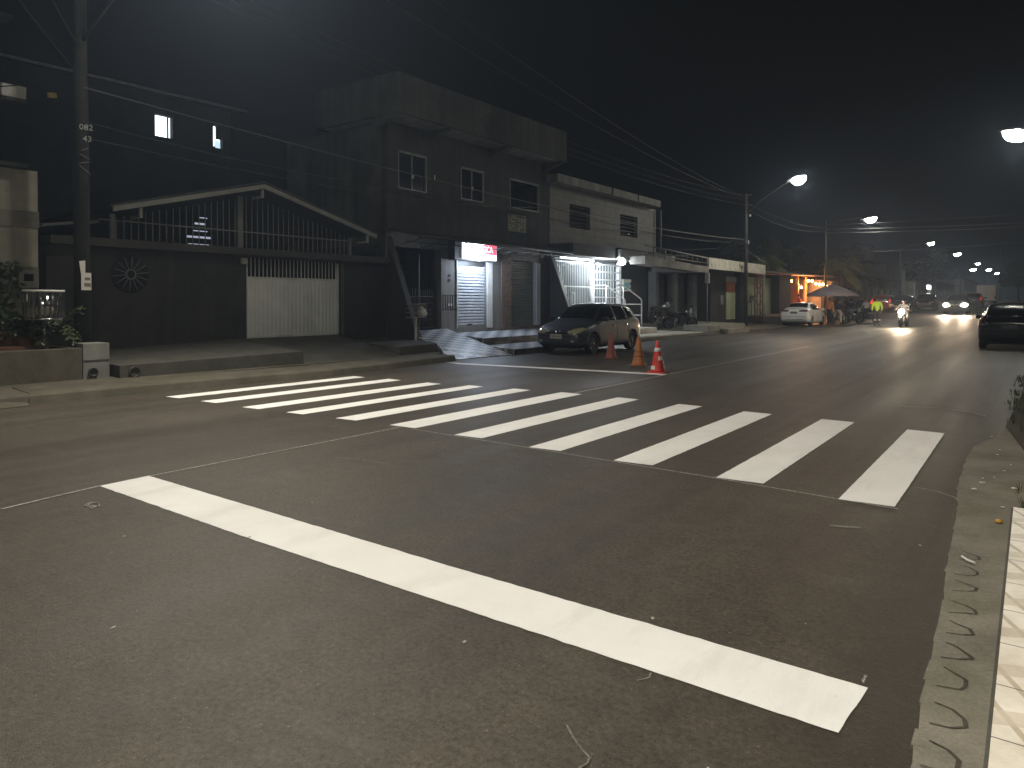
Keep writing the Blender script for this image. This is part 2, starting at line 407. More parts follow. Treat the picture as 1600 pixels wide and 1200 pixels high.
flatline([(-.545+.006*math.sin(i*2.5), 3.14+i*.009) for i in range(9)], .006).build('chalk_scribble', CHALK, road)
def arc(cx, cy, r, a0, a1, n=12): return [(cx+r*math.cos(R(a0+(a1-a0)*i/n)), cy+r*math.sin(R(a0+(a1-a0)*i/n))) for i in range(n+1)]
flatline([(-.78, 6.73), (-.74, 6.73), (-.62, 6.69), (-.5, 6.58), (-.42, 6.45)], .022).build('dust_mark', SCUFF, road)
flatline([(-1.12, 5.22), (-1.03, 5.26), (-.94, 5.30)], .035).build('dust_mark', SCUFF, road)
flatline([(-5.6, 4.6), (-5.3, 4.7), (-5.0, 4.72)], .012).build('dust_mark', SCUFF, road)
flatline([(-1.6, 11.9), (-1.1, 12.0), (-.7, 11.8), (-.5, 11.5)], .06).build('dust_mark', SCUFF, road)
for i in range(46):
    x, y = rnd.uniform(-9, -.4), rnd.uniform(1.3, 13); s = rnd.uniform(.004, .012)
    MBx = MB().face([(x+s*math.cos(a+rnd.random()*.5), y+s*1.3*math.sin(a), .0052) for a in (0, 1.2, 2.5, 3.9, 5.1)])
    if i == 0: sp = MBx
    else:
        for f in list(MBx.bm.faces): sp.face([v.co.copy() for v in f.verts])
        MBx.bm.free()
tag(sp.build('paint_specks', CHALK, road), kind='stuff')

# right hand gutter apron and tiled pavement
b = MB()
L0 = [(-3, -.24), (1, -.26), (2.2, -.28), (2.9, -.33), (4.1, -.36), (5, -.40), (5.9, -.43), (7, -.50), (8.2, -.52), (9, -.50), (9.6, -.36), (10.3, -.27), (11.6, -.2)]
for i in range(len(L0)-1):
    (y0, a), (y1, c) = L0[i], L0[i+1]
    for k in range(6):
        ya, yb = y0+(y1-y0)*k/6, y0+(y1-y0)*(k+1)/6; xa, xb = a+(c-a)*k/6+rnd.uniform(-.012, .012), a+(c-a)*(k+1)/6
        xe = -.10 if yb < 6.3 else -.10+(yb-6.3)*.12
        b.slab([(xa, ya, .012), (xe, ya, .03), (xe, yb, .03), (xb, yb, .012)], .1)
apron = tag(b.build('gutter_apron', APRON), kind='structure')
j = MB()
for i in range(14):
    y = 1.25+i*.285+rnd.uniform(-.025, .025); x0 = -.30 if y < 2.6 else -.30-.03*(y-2.6)
    x0 += .02
    q = [(x0, y), (x0+.075, y+.012), (x0+.105, y+.035), (x0+.10, y+.095), (x0+.05, y+.14), (x0+.005, y+.175)]
    q = [(u+rnd.uniform(-.012, .012), v+rnd.uniform(-.012, .012)) for u, v in q]
    for (u0, v0), (u1, v1), w in zip(q, q[1:], (.006, .011, .016, .011, .007)):
        d = Vector((u1-u0, v1-v0)).normalized(); nx, ny = -d.y*w/2, d.x*w/2; zz = lambda u: .0145+.018*max(0, min(1, (u+.36)/.26))
        j.face([(u0-nx, v0-ny, zz(u0)), (u1-nx, v1-ny, zz(u1)), (u1+nx, v1+ny, zz(u1)), (u0+nx, v0+ny, zz(u0))])
j.build('paver_joints', concrete("joint_dirt", (.060, .053, .041)), apron)
b = MB(); b.box(-.105, 3.5, -4, 6.35, -.05, .045)
pave = tag(b.build('tiled_pavement', WALKT), kind='structure')
b = MB(); b.box(-.118, -.106, -4, 6.33, -.05, .040); b.build('kerb_edge', CONCD, pave)
b = MB()
b.slab([(.02, 6.36, .05), (4, 6.36, .05), (4, 8.9, .06), (.12, 8.9, .06), (.0, 7.4, .05)], .15)
tag(b.build('rough_verge', concrete("verge_concrete", (.16, .145, .11), .8)), kind='structure')
b = MB(); b.slab([(-.06, 8.92, .055), (6, 8.92, .06), (6, 60, .2), (.3, 60, .2), (.1, 30, .05), (-.15, 14, .04), (-.26, 10.6, .03)], .2)
tag(b.build('verge_earth', DIRT), kind='structure')
def blades(b, x, y, z, n, h, spread, w=.006):
    for _ in range(n):
        a = rnd.uniform(0, 6.28); r = spread*math.sqrt(rnd.random()); px, py = x+r*math.cos(a), y+r*math.sin(a)
        hh = h*rnd.uniform(.5, 1.1); ln = hh*rnd.uniform(.2, .8); d = rnd.uniform(0, 6.28); dx, dy = math.cos(d), math.sin(d)
        p0 = Vector((px, py, z)); p1 = p0+Vector((dx*ln*.4, dy*ln*.4, hh*.65)); p2 = p0+Vector((dx*ln, dy*ln, hh))
        s = Vector((-dy, dx, 0))*w
        b.face([p0-s, p0+s, p1+s*.7, p1-s*.7]); b.face([p1-s*.7, p1+s*.7, p2])
b = MB()
for _ in range(150):
    y = 9.4+8*rnd.random()**1.3; x = rnd.uniform(-.22-.0*y, .55) if y > 10.2 else rnd.uniform(.1, .5)
    blades(b, x, y, .04, 14, .075, .10)
for x, y in ((.02, 7.2), (.05, 8.1), (-.02, 6.5), (.1, 8.6), (-.05, 6.9)): blades(b, x, y, .04, 14, .09, .09, .004)
tag(b.build('grass', GRASSM), 'short dark grass on the right verge beyond the concrete gutter', 'grass', kind='stuff')
b = MB()
for _ in range(20):
    x, y = rnd.uniform(-.4, .1), rnd.uniform(5.6, 9.6); s = rnd.uniform(.008, .022); d = rnd.random()*6
    b.obox((x, y, .035+s*.2), (s*1.8, s, s*.4), d, rnd.uniform(-.3, .3))
tag(b.build('litter_debris', PAPER), 'small pale scraps and dry leaves scattered in the right gutter', 'debris', kind='stuff')
o = MB().tube([(-.33, 4.95, .04), (-.30, 4.90, .04), (-.26, 4.87, .04)], .006, 6).build('drinking_straw', PLASTW)
tag(rebase(o, (-.30, 4.9, .03)), 'white plastic straw lying across the edge of the right gutter', 'straw')
o = MB().lathe([(.0, 0), (.022, 0), (.024, .012), (.014, .02), (0, .022)], (-.18, 5.9, .03), 10).build('bottle_cap', M("amber_plastic", (.45, .24, .03), .4))
tag(rebase(o, (-.18, 5.9, .03)), 'small orange bottle cap lying in the right gutter', 'bottle cap')

# left pavement
b = MB()
KL = [(-15, -12.25), (0, -12.2), (4.15, -12.2), (6.2, -12.15), (9.6, -11.78), (12.0, -12.0), (14.1, -12.25)]
for (y0, a), (y1, c) in zip(KL, KL[1:]):
    b.slab([(a-.05, y0, .145), (a-.05-.9, y0, .17), (c-.05-.9, y1, .17), (c-.05, y1, .145)], .4)
    b.hexa([(a-.05, y0, -.05), (a+.035, y0, -.05), (c+.035, y1, -.05), (c-.05, y1, -.05), (a-.05, y0, .145), (a-.02, y0, .12), (c-.02, y1, .12), (c-.05, y1, .145)])
b.slab([(-13.0, -15, .165), (-16.2, -15, .22), (-16.2, 14.4, .3), (-13.0, 14.4, .168)], .35)
lpave = tag(b.build('left_pavement', CONC), kind='structure')
b = MB(); b.slab([(-11.95, 3.2, .012), (-12.3, 3.2, .16), (-13.2, 3.2, .19), (-13.2, 4.35, .19), (-12.3, 4.3, .155), (-12.02, 4.2, .012)], .25)
b.slab([(-11.95, -2, .012), (-13.2, -2, .19), (-13.2, 3.2, .19), (-12.3, 3.2, .16), (-11.95, 3.2, .012)], .2); b.build('kerb_ramp', CONC, lpave)
b = MB()
b.slab([(-12.02, 9.95, .03), (-13.2, 9.95, .18), (-16.0, 9.95, .63), (-16.0, 13.35, .62), (-13.2, 13.1, .18), (-12.2, 13.0, .03)], .5)
drive = tag(b.build('driveway', CONCD), kind='structure')
b = MB(); b.slab([(-13.25, 6.05, .40), (-16.0, 6.05, .50), (-16.0, 9.94, .64), (-13.12, 9.94, .45)], .6)
tag(b.build('entrance_platform', CONCD), 'long low concrete platform along the foot of the dark garage wall', 'platform')
b = MB(); b.slab([(-13.15, 12.95, .40), (-16.0, 13.4, .46), (-16.0, 15.2, .46), (-14.6, 15.2, .44), (-13.3, 14.55, .40)], .6)
tag(b.build('concrete_step', CONCD, bevel=.01), 'dark concrete step block between the driveway and the tiled ramp', 'step')
b = MB(); b.slab([(-15.9, 15.42, .62), (-15.9, 17.85, .66), (-12.2, 16.55, .02), (-12.45, 14.0, .02), (-13.4, 14.75, .30), (-14.7, 15.25, .50)], .5)
tag(b.build('tiled_ramp', SHOPT), kind='structure')
ter = MB(); ter.slab([(-15.95, 17.86, .50), (-15.95, 24.25, .50), (-13.85, 24.25, .42), (-13.85, 17.25, .42)], .5)
ter.slab([(-13.82, 17.2, .20), (-13.82, 24.25, .20), (-12.2, 24.25, .17), (-12.2, 16.62, .17)], .4)
ter = tag(ter.build('shop_terrace', SHOPT), kind='structure')
MB().box(-13.83, -13.822, 17.27, 24.2, .05, .405).build('riser', SHOPF, ter)
MB().box(-12.195, -12.188, 16.65, 24.2, -.05, .16).build('riser', MARBLE, ter)
b = MB(); b.slab([(-12.4, 24.3, .20), (-12.4, 31.8, .16), (-16, 31.8, .2), (-16, 24.3, .2)], .4)
b.slab([(-13.55, 25.2, .42), (-13.55, 29.3, .42), (-16, 29.3, .46), (-16, 25.2, .46)], .3)
stp = tag(b.build('white_steps', M("step_tile", (.46, .44, .39), .6, .15, 2, dirt=(.3, .28, .24))), kind='structure')
b = MB(); b.slab([(-12.25, 24.3, .02), (-12.25, 36, .02), (-12.38, 36, .13), (-12.38, 24.3, .13)], .2)
b.slab([(-12.2, 29.9, .04), (-12.2, 40.8, .04), (-13.3, 40.8, .2), (-13.3, 31.85, .2)], .3)
b.slab([(-13.3, 31.85, .2), (-13.3, 40.8, .2), (-16.5, 40.8, .3), (-16.5, 31.85, .3)], .4)
b.slab([(-12.1, 40.82, .05), (-12.1, 57, .25), (-16.6, 57, .35), (-16.6, 40.82, .2)], .4)
tag(b.build('far_pavement', CONC), kind='structure')
b = MB(); b.slab([(-12.4, 32.4, .42), (-13.6, 32.4, .43), (-13.7, 35.3, .43), (-16.0, 35.3, .46), (-16.0, 39.3, .46), (-12.3, 37.5, .42)], .5)
b.slab([(-11.95, 33.9, .22), (-12.36, 33.9, .22), (-12.29, 37.3, .22), (-11.9, 37.0, .22)], .3)
tag(b.build('raised_step', CONCL), 'pale concrete raised step in front of the dark columned shop front', 'step')
b = MB(); b.slab([(-14.75, 31.9, .50), (-16.2, 31.9, .50), (-16.2, 35.2, .50), (-14.75, 35.2, .50)], .4)
tag(b.build('dark_step', CONCD), 'dark step under the grey motorcycle before the square columns', 'step')
b = MB(); b.slab([(-12.6, 46.5, .62), (-16.4, 46.5, .62), (-16.4, 58, .72), (-12.9, 58, .72)], .7)
tag(b.build('dark_platform', CONCD), 'dark low concrete platform under the bar front behind the white sedan', 'platform')

# ---------------------------------------------------------------- facades (plane x = X, seen from +x)
def wall(name, mat, parent, X, y0, y1, z0, z1, holes=(), th=.25):
    ys = sorted({y0, y1, *[h[0] for h in holes], *[h[1] for h in holes]}); b = MB()
    for a, c in zip(ys, ys[1:]):
        zs = [(z0, z1)]
        for h in holes:
            if h[0] <= a+1e-6 and h[1] >= c-1e-6:
                nz = []
                for p, q in zs:
                    if h[2] > p: nz.append((p, min(q, h[2])))
                    if h[3] < q: nz.append((max(p, h[3]), q))
                zs = nz
        for p, q in zs:
            if q-p > 1e-4: b.box(X-th, X, a, c, p, q)
    return b.build(name, mat, parent)
def barset(b, X, ys, z0, z1f, r=.012):
    for y in ys:
        z1 = z1f(y) if callable(z1f) else z1f
        if z1-z0 > .05: b.box(X-r, X+r, y-r, y+r, z0, z1)
def corr(name, mat, parent, X, y0, y1, z0, z1, pitch, depth, horiz):
    """ribbed sheet with real ribs"""
    b = MB(); lo, hi = (z0, z1) if horiz else (y0, y1); n = max(2, int((hi-lo)/pitch)); st = (hi-lo)/n; pr = []
    for i in range(n):
        t = lo+i*st; pr += [(X, t), (X, t+st*.18), (X+depth, t+st*.42), (X+depth, t+st*.9)]
    pr.append((X, hi)); A = []
    for x, t in pr:
        e = [(x, y0, t), (x, y1, t)] if horiz else [(x, t, z0), (x, t, z1)]
        A.append([b.bm.verts.new(q) for q in e])
    for p, q in zip(A, A[1:]): b.bm.faces.new((p[0], p[1], q[1], q[0]))
    bb = [b.bm.verts.new(q) for q in ((X-.03, y0, z0), (X-.03, y1, z0), (X-.03, y1, z1), (X-.03, y0, z1))]; b.bm.faces.new(bb)
    return b.build(name, mat, parent)
def window(parent, X, y0, y1, z0, z1, glass=GLASSD, mid=True, knob=True):
    w = MB(); t = .045
    w.box(X-.06, X+.02, y0, y0+t, z0, z1); w.box(X-.06, X+.02, y1-t, y1, z0, z1)
    w.box(X-.06, X+.02, y0+t, y1-t, z0, z0+.035); w.box(X-.06, X+.035, y0+t, y1-t, z1-.07, z1)
    f = w.build('window_frame', ALU, parent)
    if glass:
        MB().box(X-.055, X-.045, y0+t, y1-t, z0+.035, z1-.07).build('pane', glass, f)
    ym = (y0+y1)/2
    if mid: MB().box(X-.044, X-.01, ym-.018, ym+.018, z0+.035, z1-.07).build('mullion', ALU, f)
    if knob: MB().box(X-.012, X+.035, ym-.03, ym+.03, z0+(z1-z0)*.33, z0+(z1-z0)*.44).build('handle', WHITEM, f)
    return f

# ---- house with lit windows far behind the garage
h = thing('dark_house', 'dark two storey house with two lit upper windows behind the gabled garage', 'house', (-25, 7, 0))
HD = M("night_render", (.045, .045, .044), .9, .2, 1)
wall('wall', HD, h, -25, -6, 15.6, 0, 8.9, [(12.68, 13.32, 7.43, 8.2), (14.88, 15.27, 7.40, 8.24)], .3)
MB().box(-33, -25.3, 15.3, 15.6, 0, 8.88).build('side_wall', HD, h)
MB().slab([(-24.5, -6.5, 8.72), (-24.5, 15.9, 8.92), (-29.3, 15.9, 10.1), (-29.3, -6.5, 9.9)], .09).slab([(-29.32, -6.5, 9.9), (-29.32, 15.9, 10.1), (-34, 15.9, 8.9), (-34, -6.5, 8.7)], .09).build('roof', ROOFD, h)
MB().tube([(-24.42, -6.5, 8.68), (-24.42, 15.95, 8.88)], .05, 6).build('gutter', STEEL, h)
LITW = EM("lit_room", (.82, .93, 1.0), 2.2); LITB = EM("lit_curtain", (.62, .86, 1.0), .75)
w = MB().box(-25.22, -25.2, 12.68, 13.32, 7.43, 8.2).build('lit_window', LITW, h)
MB().box(-25.19, -25.15, 12.735, 12.76, 7.43, 8.2).box(-25.19, -25.15, 13.20, 13.25, 7.43, 8.2).box(-25.1, -24.98, 12.62, 13.38, 8.2, 8.24).build('frame', BLACKM, w)
w = MB().box(-25.22, -25.2, 14.88, 15.27, 7.40, 8.24).build('lit_window', LITW, h)
MB().prism([(15.07, 7.75), (15.26, 7.68), (15.27, 7.42), (15.03, 7.42), (15.03, 7.6)], 'x', -25.19, -25.17).build('curtain', LITB, w)
MB().box(-25.16, -25.10, 15.06, 15.30, 7.76, 8.26).build('shutter_leaf', BLACKM, w); MB().box(-25.16, -25.1, 14.9, 15.02, 7.38, 7.47).build('flower_pot', BLACKM, w)

# ---- beige house at the far left
h = thing('beige_house', 'low beige rendered house with mottled stone base at the left edge', 'house', (-16, 2, 0))
wall('wall', WALLB, h, -16, -9, 5.76, 2.25, 4.15, th=.3)
MB().box(-24, -16.3, 5.46, 5.76, .2, 4.1).build('side_wall', WALLB, h)
wall('stone_base', MURAL, h, -15.98, -9, 5.76, .15, 2.25, th=.3)
MB().box(-15.995, -15.96, -9, 5.77, 3.02, 3.34).build('band', WALLBAND, h)
MB().slab([(-15.7, -9.3, 4.22), (-15.7, 5.5, 4.22), (-24, 5.5, 4.9), (-24, -9.3, 4.9)], .07).build('roof', ROOFD, h)
m = MB().box(-15.96, -15.80, 5.36, 5.70, 1.83, 2.17).build('meter_box', M("meter_grey", (.30, .29, .25), .7, .15, 4), h, bevel=.01)
MB().box(-15.799, -15.785, 5.44, 5.60, 1.96, 2.10).build('meter_window', GLASSD, m)
MB().box(-24.5, -16.6, -9, 5.2, 4.9, 7.1).build('upper_wall', HD, h)
MB().slab([(-16.2, -9.3, 7.15), (-16.2, 5.45, 7.2), (-24.6, 5.45, 7.6), (-24.6, -9.3, 7.5)], .1).build('upper_roof', ROOFD, h)
t = thing('flood_lamp', 'unlit pale box lamp on a bracket high above the beige house', 'lamp', (-16.05, 5.3, 5.4))
MB().obox((-15.95, 5.33, 5.63), (.16, .42, .24), 0, 0, .12).build('housing', PLASTW, t, bevel=.02)
MB().obox((-15.94, 5.33, 5.47), (.2, .44, .06), 0, 0, .12).build('base_tray', DARKM, t)
MB().box(-16.60, -16.02, 5.30, 5.34, 5.52, 5.56).build('bracket', DARKM, t)
MB().obox((-14.9, 5.62, 5.44), (.05, .16, .09), .3, .2).build('wire_spacer', M("yellow_plastic", (.55, .40, .05), .5), None)
tag(bpy.data.objects['wire_spacer'], 'small yellow plastic clip hanging on wires left of the near pole', 'cable clip')

# ---- planter, basket, plants
p = thing('planter', 'long concrete planter box on the left pavement with brick rim', 'planter', (-14, 2, .15))
MB().prism([(-13.5, -9), (-13.5, 5.53), (-15.6, 5.53), (-15.6, 5.4), (-13.72, 5.4), (-13.72, -9)], 'z', .1, .74).build('wall', CONC, p, bevel=.012)
MB().box(-13.95, -13.48, 5.535, 5.98, .1, .815).build('end_pillar', concrete("pillar_grey", (.20, .20, .19), .2), p, bevel=.012)
MB().box(-13.478, -13.47, 5.54, 5.975, .50, .52).build('pillar_joint', INK, p)
MB().box(-14.6, -13.78, -9, 4.75, .70, .79).build('rim', CLAY, p)
MB().box(-15.6, -14.3, 3.0, 5.3, .7, 1.0).build('brick_bed', CLAY, p)
MB().box(-15.9, -13.72, -9, 5.4, .2, .68).build('soil', DIRT, p)
b = MB().lathe([(.075, 0), (.085, 0), (.085, .03), (.062, .03), (.062, -.08), (0, -.08)], (-13.47, 5.69, .30), 14, 'x'); b.build('drain_pipe', DARKM, p)
o = MB().lathe([(.08, -.1), (.10, -.1), (.10, .012), (.08, .012), (.08, -.09), (0, -.09)], (-13.22, 6.3, .27), 14, 'x').build('drain_pipe', DARKM)
tag(rebase(o, (-13.22, 6.3, .2)), 'short dark drain pipe sticking out of the low platform', 'drain pipe')

t = thing('wire_basket', 'round stainless rubbish basket on a thin post above the planter', 'rubbish basket', (-13.9, 5.03, .74))
b = MB(); c = (-13.9, 5.08)
for k in range(22):
    a = 2*math.pi*k/22; b.box(c[0]+.29*math.cos(a)-.018, c[0]+.29*math.cos(a)+.018, c[1]+.29*math.sin(a)-.018, c[1]+.29*math.sin(a)+.018, 1.27, 1.72)
b.build('side_bars', INOX, t)
MB().lathe([(.275, 1.27), (.285, 1.27), (.285, 1.70), (.275, 1.70)], (*c, 0), 28).build('liner', INOX, t)
MB().lathe([(.28, 1.72), (.315, 1.72), (.32, 1.745), (.315, 1.76), (.28, 1.76), (.28, 1.72)], (*c, 0), 28).build('rim', PLASTW, t)
MB().lathe([(0, 1.24), (.30, 1.24), (.31, 1.27), (0, 1.27)], (*c, 0), 28).build('bottom', INOX, t)
MB().tube([(*c, .7), (*c, 1.24)], .025, 8).build('post', STEEL, t)

def fern(name, label, x, y, z, n, ln, mat, seed, cat='plant', group=None, up=.7):
    rr = random.Random(seed); b = MB(); s = MB()
    for i in range(n):
        a = rr.uniform(0, 6.28); l = ln*rr.uniform(.6, 1.15); e = rr.uniform(.35, 1.1)*up; pts = []
        for k in range(7):
            u = k/6; r = l*u*(1-.25*e*u); hh = l*(e*1.3*u-1.0*u*u*.9)
            pts.append(Vector((x+r*math.cos(a), y+r*math.sin(a), z+max(hh, -.25)+.05)))
        s.tube([pts[0], pts[2], pts[4], pts[6]], .004, 4, False)
        side = Vector((-math.sin(a), math.cos(a), 0))
        for k in range(1, 7):
            for sg in (-1, 1):
                w = l*.20*(1-.55*abs(k/6-.45)); t = (pts[k]-pts[k-1]).normalized()
                p0 = pts[k]; p1 = p0+side*sg*w*.5+t*w*.35+Vector((0, 0, rr.uniform(-.02, .02))); p2 = p0+side*sg*w+t*w*.25+Vector((0, 0, -w*.3))
                b.face([p0-t*.02, p1-t*.035, p2, p1+t*.03])
    r = thing(name, label, cat, (x, y, z), group)
    s.build('stems', mat, r); b.build('foliage', mat, r); return r
fern('fern', 'ferny green plant in the planter right of the round basket', -14.2, 5.35, .95, 30, .62, LEAFG, 3, up=1.25)
fern('fern', 'dark leafy plant in the planter under the round basket', -14.25, 4.85, .92, 24, .5, LEAF, 4, up=1.2)
fern('fern', 'bushy dark plant in the planter at the left picture edge', -14.6, 4.2, .95, 24, .6, LEAF, 5, up=1.2)
fern('fern', 'small dark plant at the back of the planter against the stone base', -15.4, 5.2, 1.0, 18, .55, LEAFG, 6, up=1.1)
b = MB(); s = MB(); rr = random.Random(8)
for i in range(9):
    y = 4.2+rr.random()*1.4; pts = [(-15.93, y, 1.0)]
    for k in range(6): pts.append((-15.92+rr.uniform(0, .06), pts[-1][1]+rr.uniform(-.14, .14), pts[-1][2]+.2))
    s.tube(pts, .01, 4, False)
    for q in pts[1:]:
        for _ in range(9):
            c = Vector(q)+Vector((rr.uniform(.01, .12), rr.uniform(-.16, .16), rr.uniform(-.12, .12))); d = rr.uniform(0, 6.28); l = rr.uniform(.04, .09)
            u = Vector((.35, math.cos(d), math.sin(d)))*l; v = Vector((.4, -math.sin(d), math.cos(d)))*l*.55
            b.face([c-u, c+v, c+u, c-v])
r = thing('climbing_plant', 'leafy climber on the mottled stone base of the beige house', 'plant', (-15.9, 4.9, .9)); s.build('stems', BARK, r); b.build('foliage', LEAF, r)

# ---- garage with gabled canopy
g = thing('gabled_garage', 'dark walled garage with white gate and barred gable roof', 'garage', (-16, 10.5, 0))
wall('wall', WALLD, g, -16, 5.9, 15.2, .1, 2.72, [(10.40, 13.37, .1, 2.69)], .25)
MB().box(-16.12, -16.02, 10.4, 13.37, .3, .62).build('gate_sill', CONCD, g)
MB().box(-16.3, -15.78, 5.9, 15.18, 2.725, 2.90).build('beam', M("beam_paint", (.05, .047, .04), .8, .2, 1.5), g, bevel=.01)
MB().box(-26, -16.27, 5.9, 6.1, .1, 2.7).box(-26, -16.27, 15.0, 15.2, .1, 3.3).box(-26.2, -26, 5.9, 15.2, 0, 3.4).build('inner_wall', HD, g)
# gable roof and rake boards
pk = (10.56, 4.47); le = (6.95, 3.53); ri = (14.3, 3.50)
MB().slab([(-15.45, le[0]-.05, le[1]+.05), (-15.45, pk[0], pk[1]+.09), (-26, pk[0], pk[1]+.09), (-26, le[0]-.05, le[1]+.05)], .04)\
    .slab([(-15.45, pk[0]+.001, pk[1]+.09), (-15.45, ri[0]+.05, ri[1]+.05), (-26, ri[0]+.05, ri[1]+.05), (-26, pk[0]+.001, pk[1]+.09)], .04).build('roof', ROOFD, g)
FASC = M("fascia_white", (.28, .27, .24), .6, .12, 2, dirt=(.18, .17, .15))
b = MB()
for a, c in ((le, pk), (pk, ri)):
    b.prism([(a[0], a[1]-.09), (c[0], c[1]-.09), (c[0], c[1]+.02), (a[0], a[1]+.02)], 'x', -15.5, -15.44)
b.build('rake_board', FASC, g)
def rake(y): return le[1]+(pk[1]-le[1])*(y-le[0])/(pk[0]-le[0]) if y < pk[0] else pk[1]+(ri[1]-pk[1])*(y-pk[0])/(ri[0]-pk[0])
for y in (7.55, 10.55, 14.0): MB().prism([(-15.95, rake(y)-.32), (-15.5, rake(y)-.32), (-15.5, rake(y)-.10), (-15.56, rake(y)-.10), (-15.56, rake(y)-.26), (-15.95, rake(y)-.26)], 'y', y-.03, y+.03).build('bracket', FASC, g)
b = MB(); barset(b, -15.98, [7.25+.157*i for i in range(42)], 2.90, lambda y: rake(y)-.22, .0095)
b.box(-15.995, -15.965, 6.9, 13.75, 3.30, 3.33); b.build('gable_bars', BARM, g)
for q in ((10.15, 10.29, 4.2), (7.12, 7.22, 3.45), (13.72, 13.78, 3.4)): MB().box(-16.03, -15.955, q[0], q[1], 2.9, q[2]).build('gable_post', BARM, g)
# sloping wall cap left of the gable
MB().slab([(-16.2, 5.9, 3.15), (-16.2, 7.0, 3.32), (-16.6, 7.0, 3.32), (-16.6, 5.9, 3.15)], .06).build('wall_cap', BARM, g)
gt = corr('gate', GATEM, g, -16.06, 10.43, 13.34, .66, 2.15, .125, .025, False)
b = MB(); b.box(-16.10, -16.02, 10.405, 10.45, .64, 2.66).box(-16.10, -16.02, 13.32, 13.365, .64, 2.66).box(-16.1, -16.03, 10.45, 13.32, .62, .67).box(-16.1, -16.03, 10.45, 13.32, 2.15, 2.20); b.build('gate_frame', WHITEM, gt)
b = MB(); barset(b, -16.06, [10.45+.118*i for i in range(1, 25)], 2.20, 2.68, .009); b.build('gate_bars', WHITEM, gt)
MB().box(-15.985, -15.975, 13.40, 13.52, .62, 2.66).build('gate_jamb', WALLG, g)
MB().box(-15.995, -15.90, 10.22, 10.38, 2.50, 2.66).build('door_light', M("lamp_housing", (.32, .31, .26), .5), g, bevel=.01)
# round wheel grille
wl = MB().lathe([(0, .0), (.40, .0), (.41, .012), (.40, .02), (0, .02)], (-15.998, 7.54, 2.16), 36, 'x').build('recess_shade', DARKV, g)  # flat near-black disc: shade of a round opening put into its colour
b = MB()
for k in range(14):
    a = 2*math.pi*(k+.3)/14; ca, sa = math.cos(a), math.sin(a)
    b.tube([(-15.955, 7.54+.10*ca, 2.16+.10*sa), (-15.955, 7.54+.385*ca, 2.16+.385*sa)], .009, 5)
b.tube([(-15.955, 7.54+.10*math.cos(2*math.pi*k/20), 2.16+.10*math.sin(2*math.pi*k/20)) for k in range(21)], .014, 6, False); b.build('wheel_grille', BARM, wl)
# lit louvre inside the canopy
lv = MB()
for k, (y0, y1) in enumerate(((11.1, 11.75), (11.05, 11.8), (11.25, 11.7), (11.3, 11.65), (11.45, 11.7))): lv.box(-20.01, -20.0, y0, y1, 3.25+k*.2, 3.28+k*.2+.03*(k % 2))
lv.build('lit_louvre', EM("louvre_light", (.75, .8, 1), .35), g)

# fins with pale edges
def fin(label, Y, x1, zt, mat, em=None):
    f = thing('wedge_wall', label, 'wall', (-16, Y, 0))
    MB().prism([(-15.995, .2), (x1, .2), (x1, .44), (-15.995, zt)], 'y', Y, Y+.14).build('wall', mat, f)
    d = Vector((-15.995-x1, 0, zt-.44)).normalized(); n = Vector((d.z, 0, -d.x))*.03
    if n.x < 0: n = -n
    q0 = Vector((x1, 0, .44)); q1 = Vector((-15.995, 0, zt))
    b = MB().hexa([(q0.x, Y-.03, q0.z), (q0.x+n.x, Y-.03, q0.z+n.z), (q0.x+n.x, Y+.17, q0.z+n.z), (q0.x, Y+.17, q0.z),
                   (q1.x, Y-.03, q1.z), (q1.x+n.x, Y-.03, q1.z+n.z), (q1.x+n.x, Y+.17, q1.z+n.z), (q1.x, Y+.17, q1.z)])
    b.build('edge_strip', em or BARM, f); return f
fin('dark wedge shaped wall with slanting edge left of the shop entrance', 15.24, -14.72, 3.56, WALLD, M('dim_strip', (.04, .039, .035), .6, .2, 3))
fin('dark wedge wall with bright slanting edge beside the white gates', 24.32, -14.75, 3.60, WALLD)
t = thing('rubbish_basket', 'small rectangular rubbish basket on a white post before the wedge wall', 'rubbish basket', (-14.45, 14.9, .44))
b = MB(); 
for z in (1.10, 1.24, 1.36, 1.49): b.box(-14.62, -14.28, 14.62, 14.635, z, z+.014).box(-14.62, -14.28, 15.14, 15.155, z, z+.014).box(-14.62, -14.605, 14.62, 15.155, z, z+.014).box(-14.295, -14.28, 14.62, 15.155, z, z+.014)
for k in range(12): b.box(-14.29, -14.28, 14.63+k*.046, 14.637+k*.046, 1.1, 1.5)
b.build('basket', STEEL, t); MB().box(-14.61, -14.29, 14.63, 15.15, 1.09, 1.1).build('bottom', STEEL, t)
MB().box(-14.48, -14.43, 14.86, 14.91, .43, 1.09).build('post', WHITEM, t)
b = MB(); b.ball((-14.36, 15.05, 1.24), (.13, .15, .14), 12, 8).ball((-14.32, 14.98, 1.36), (.06, .07, .07), 8, 6)
for v in b.bm.verts: v.co += Vector((rnd.uniform(-.016, .016), rnd.uniform(-.016, .016), rnd.uniform(-.016, .016)))
o = b.build('plastic_bag', PLASTW); tag(rebase(o, (-14.36, 15.05, 1.1)), 'crumpled white plastic bag in the small rectangular basket', 'bag')

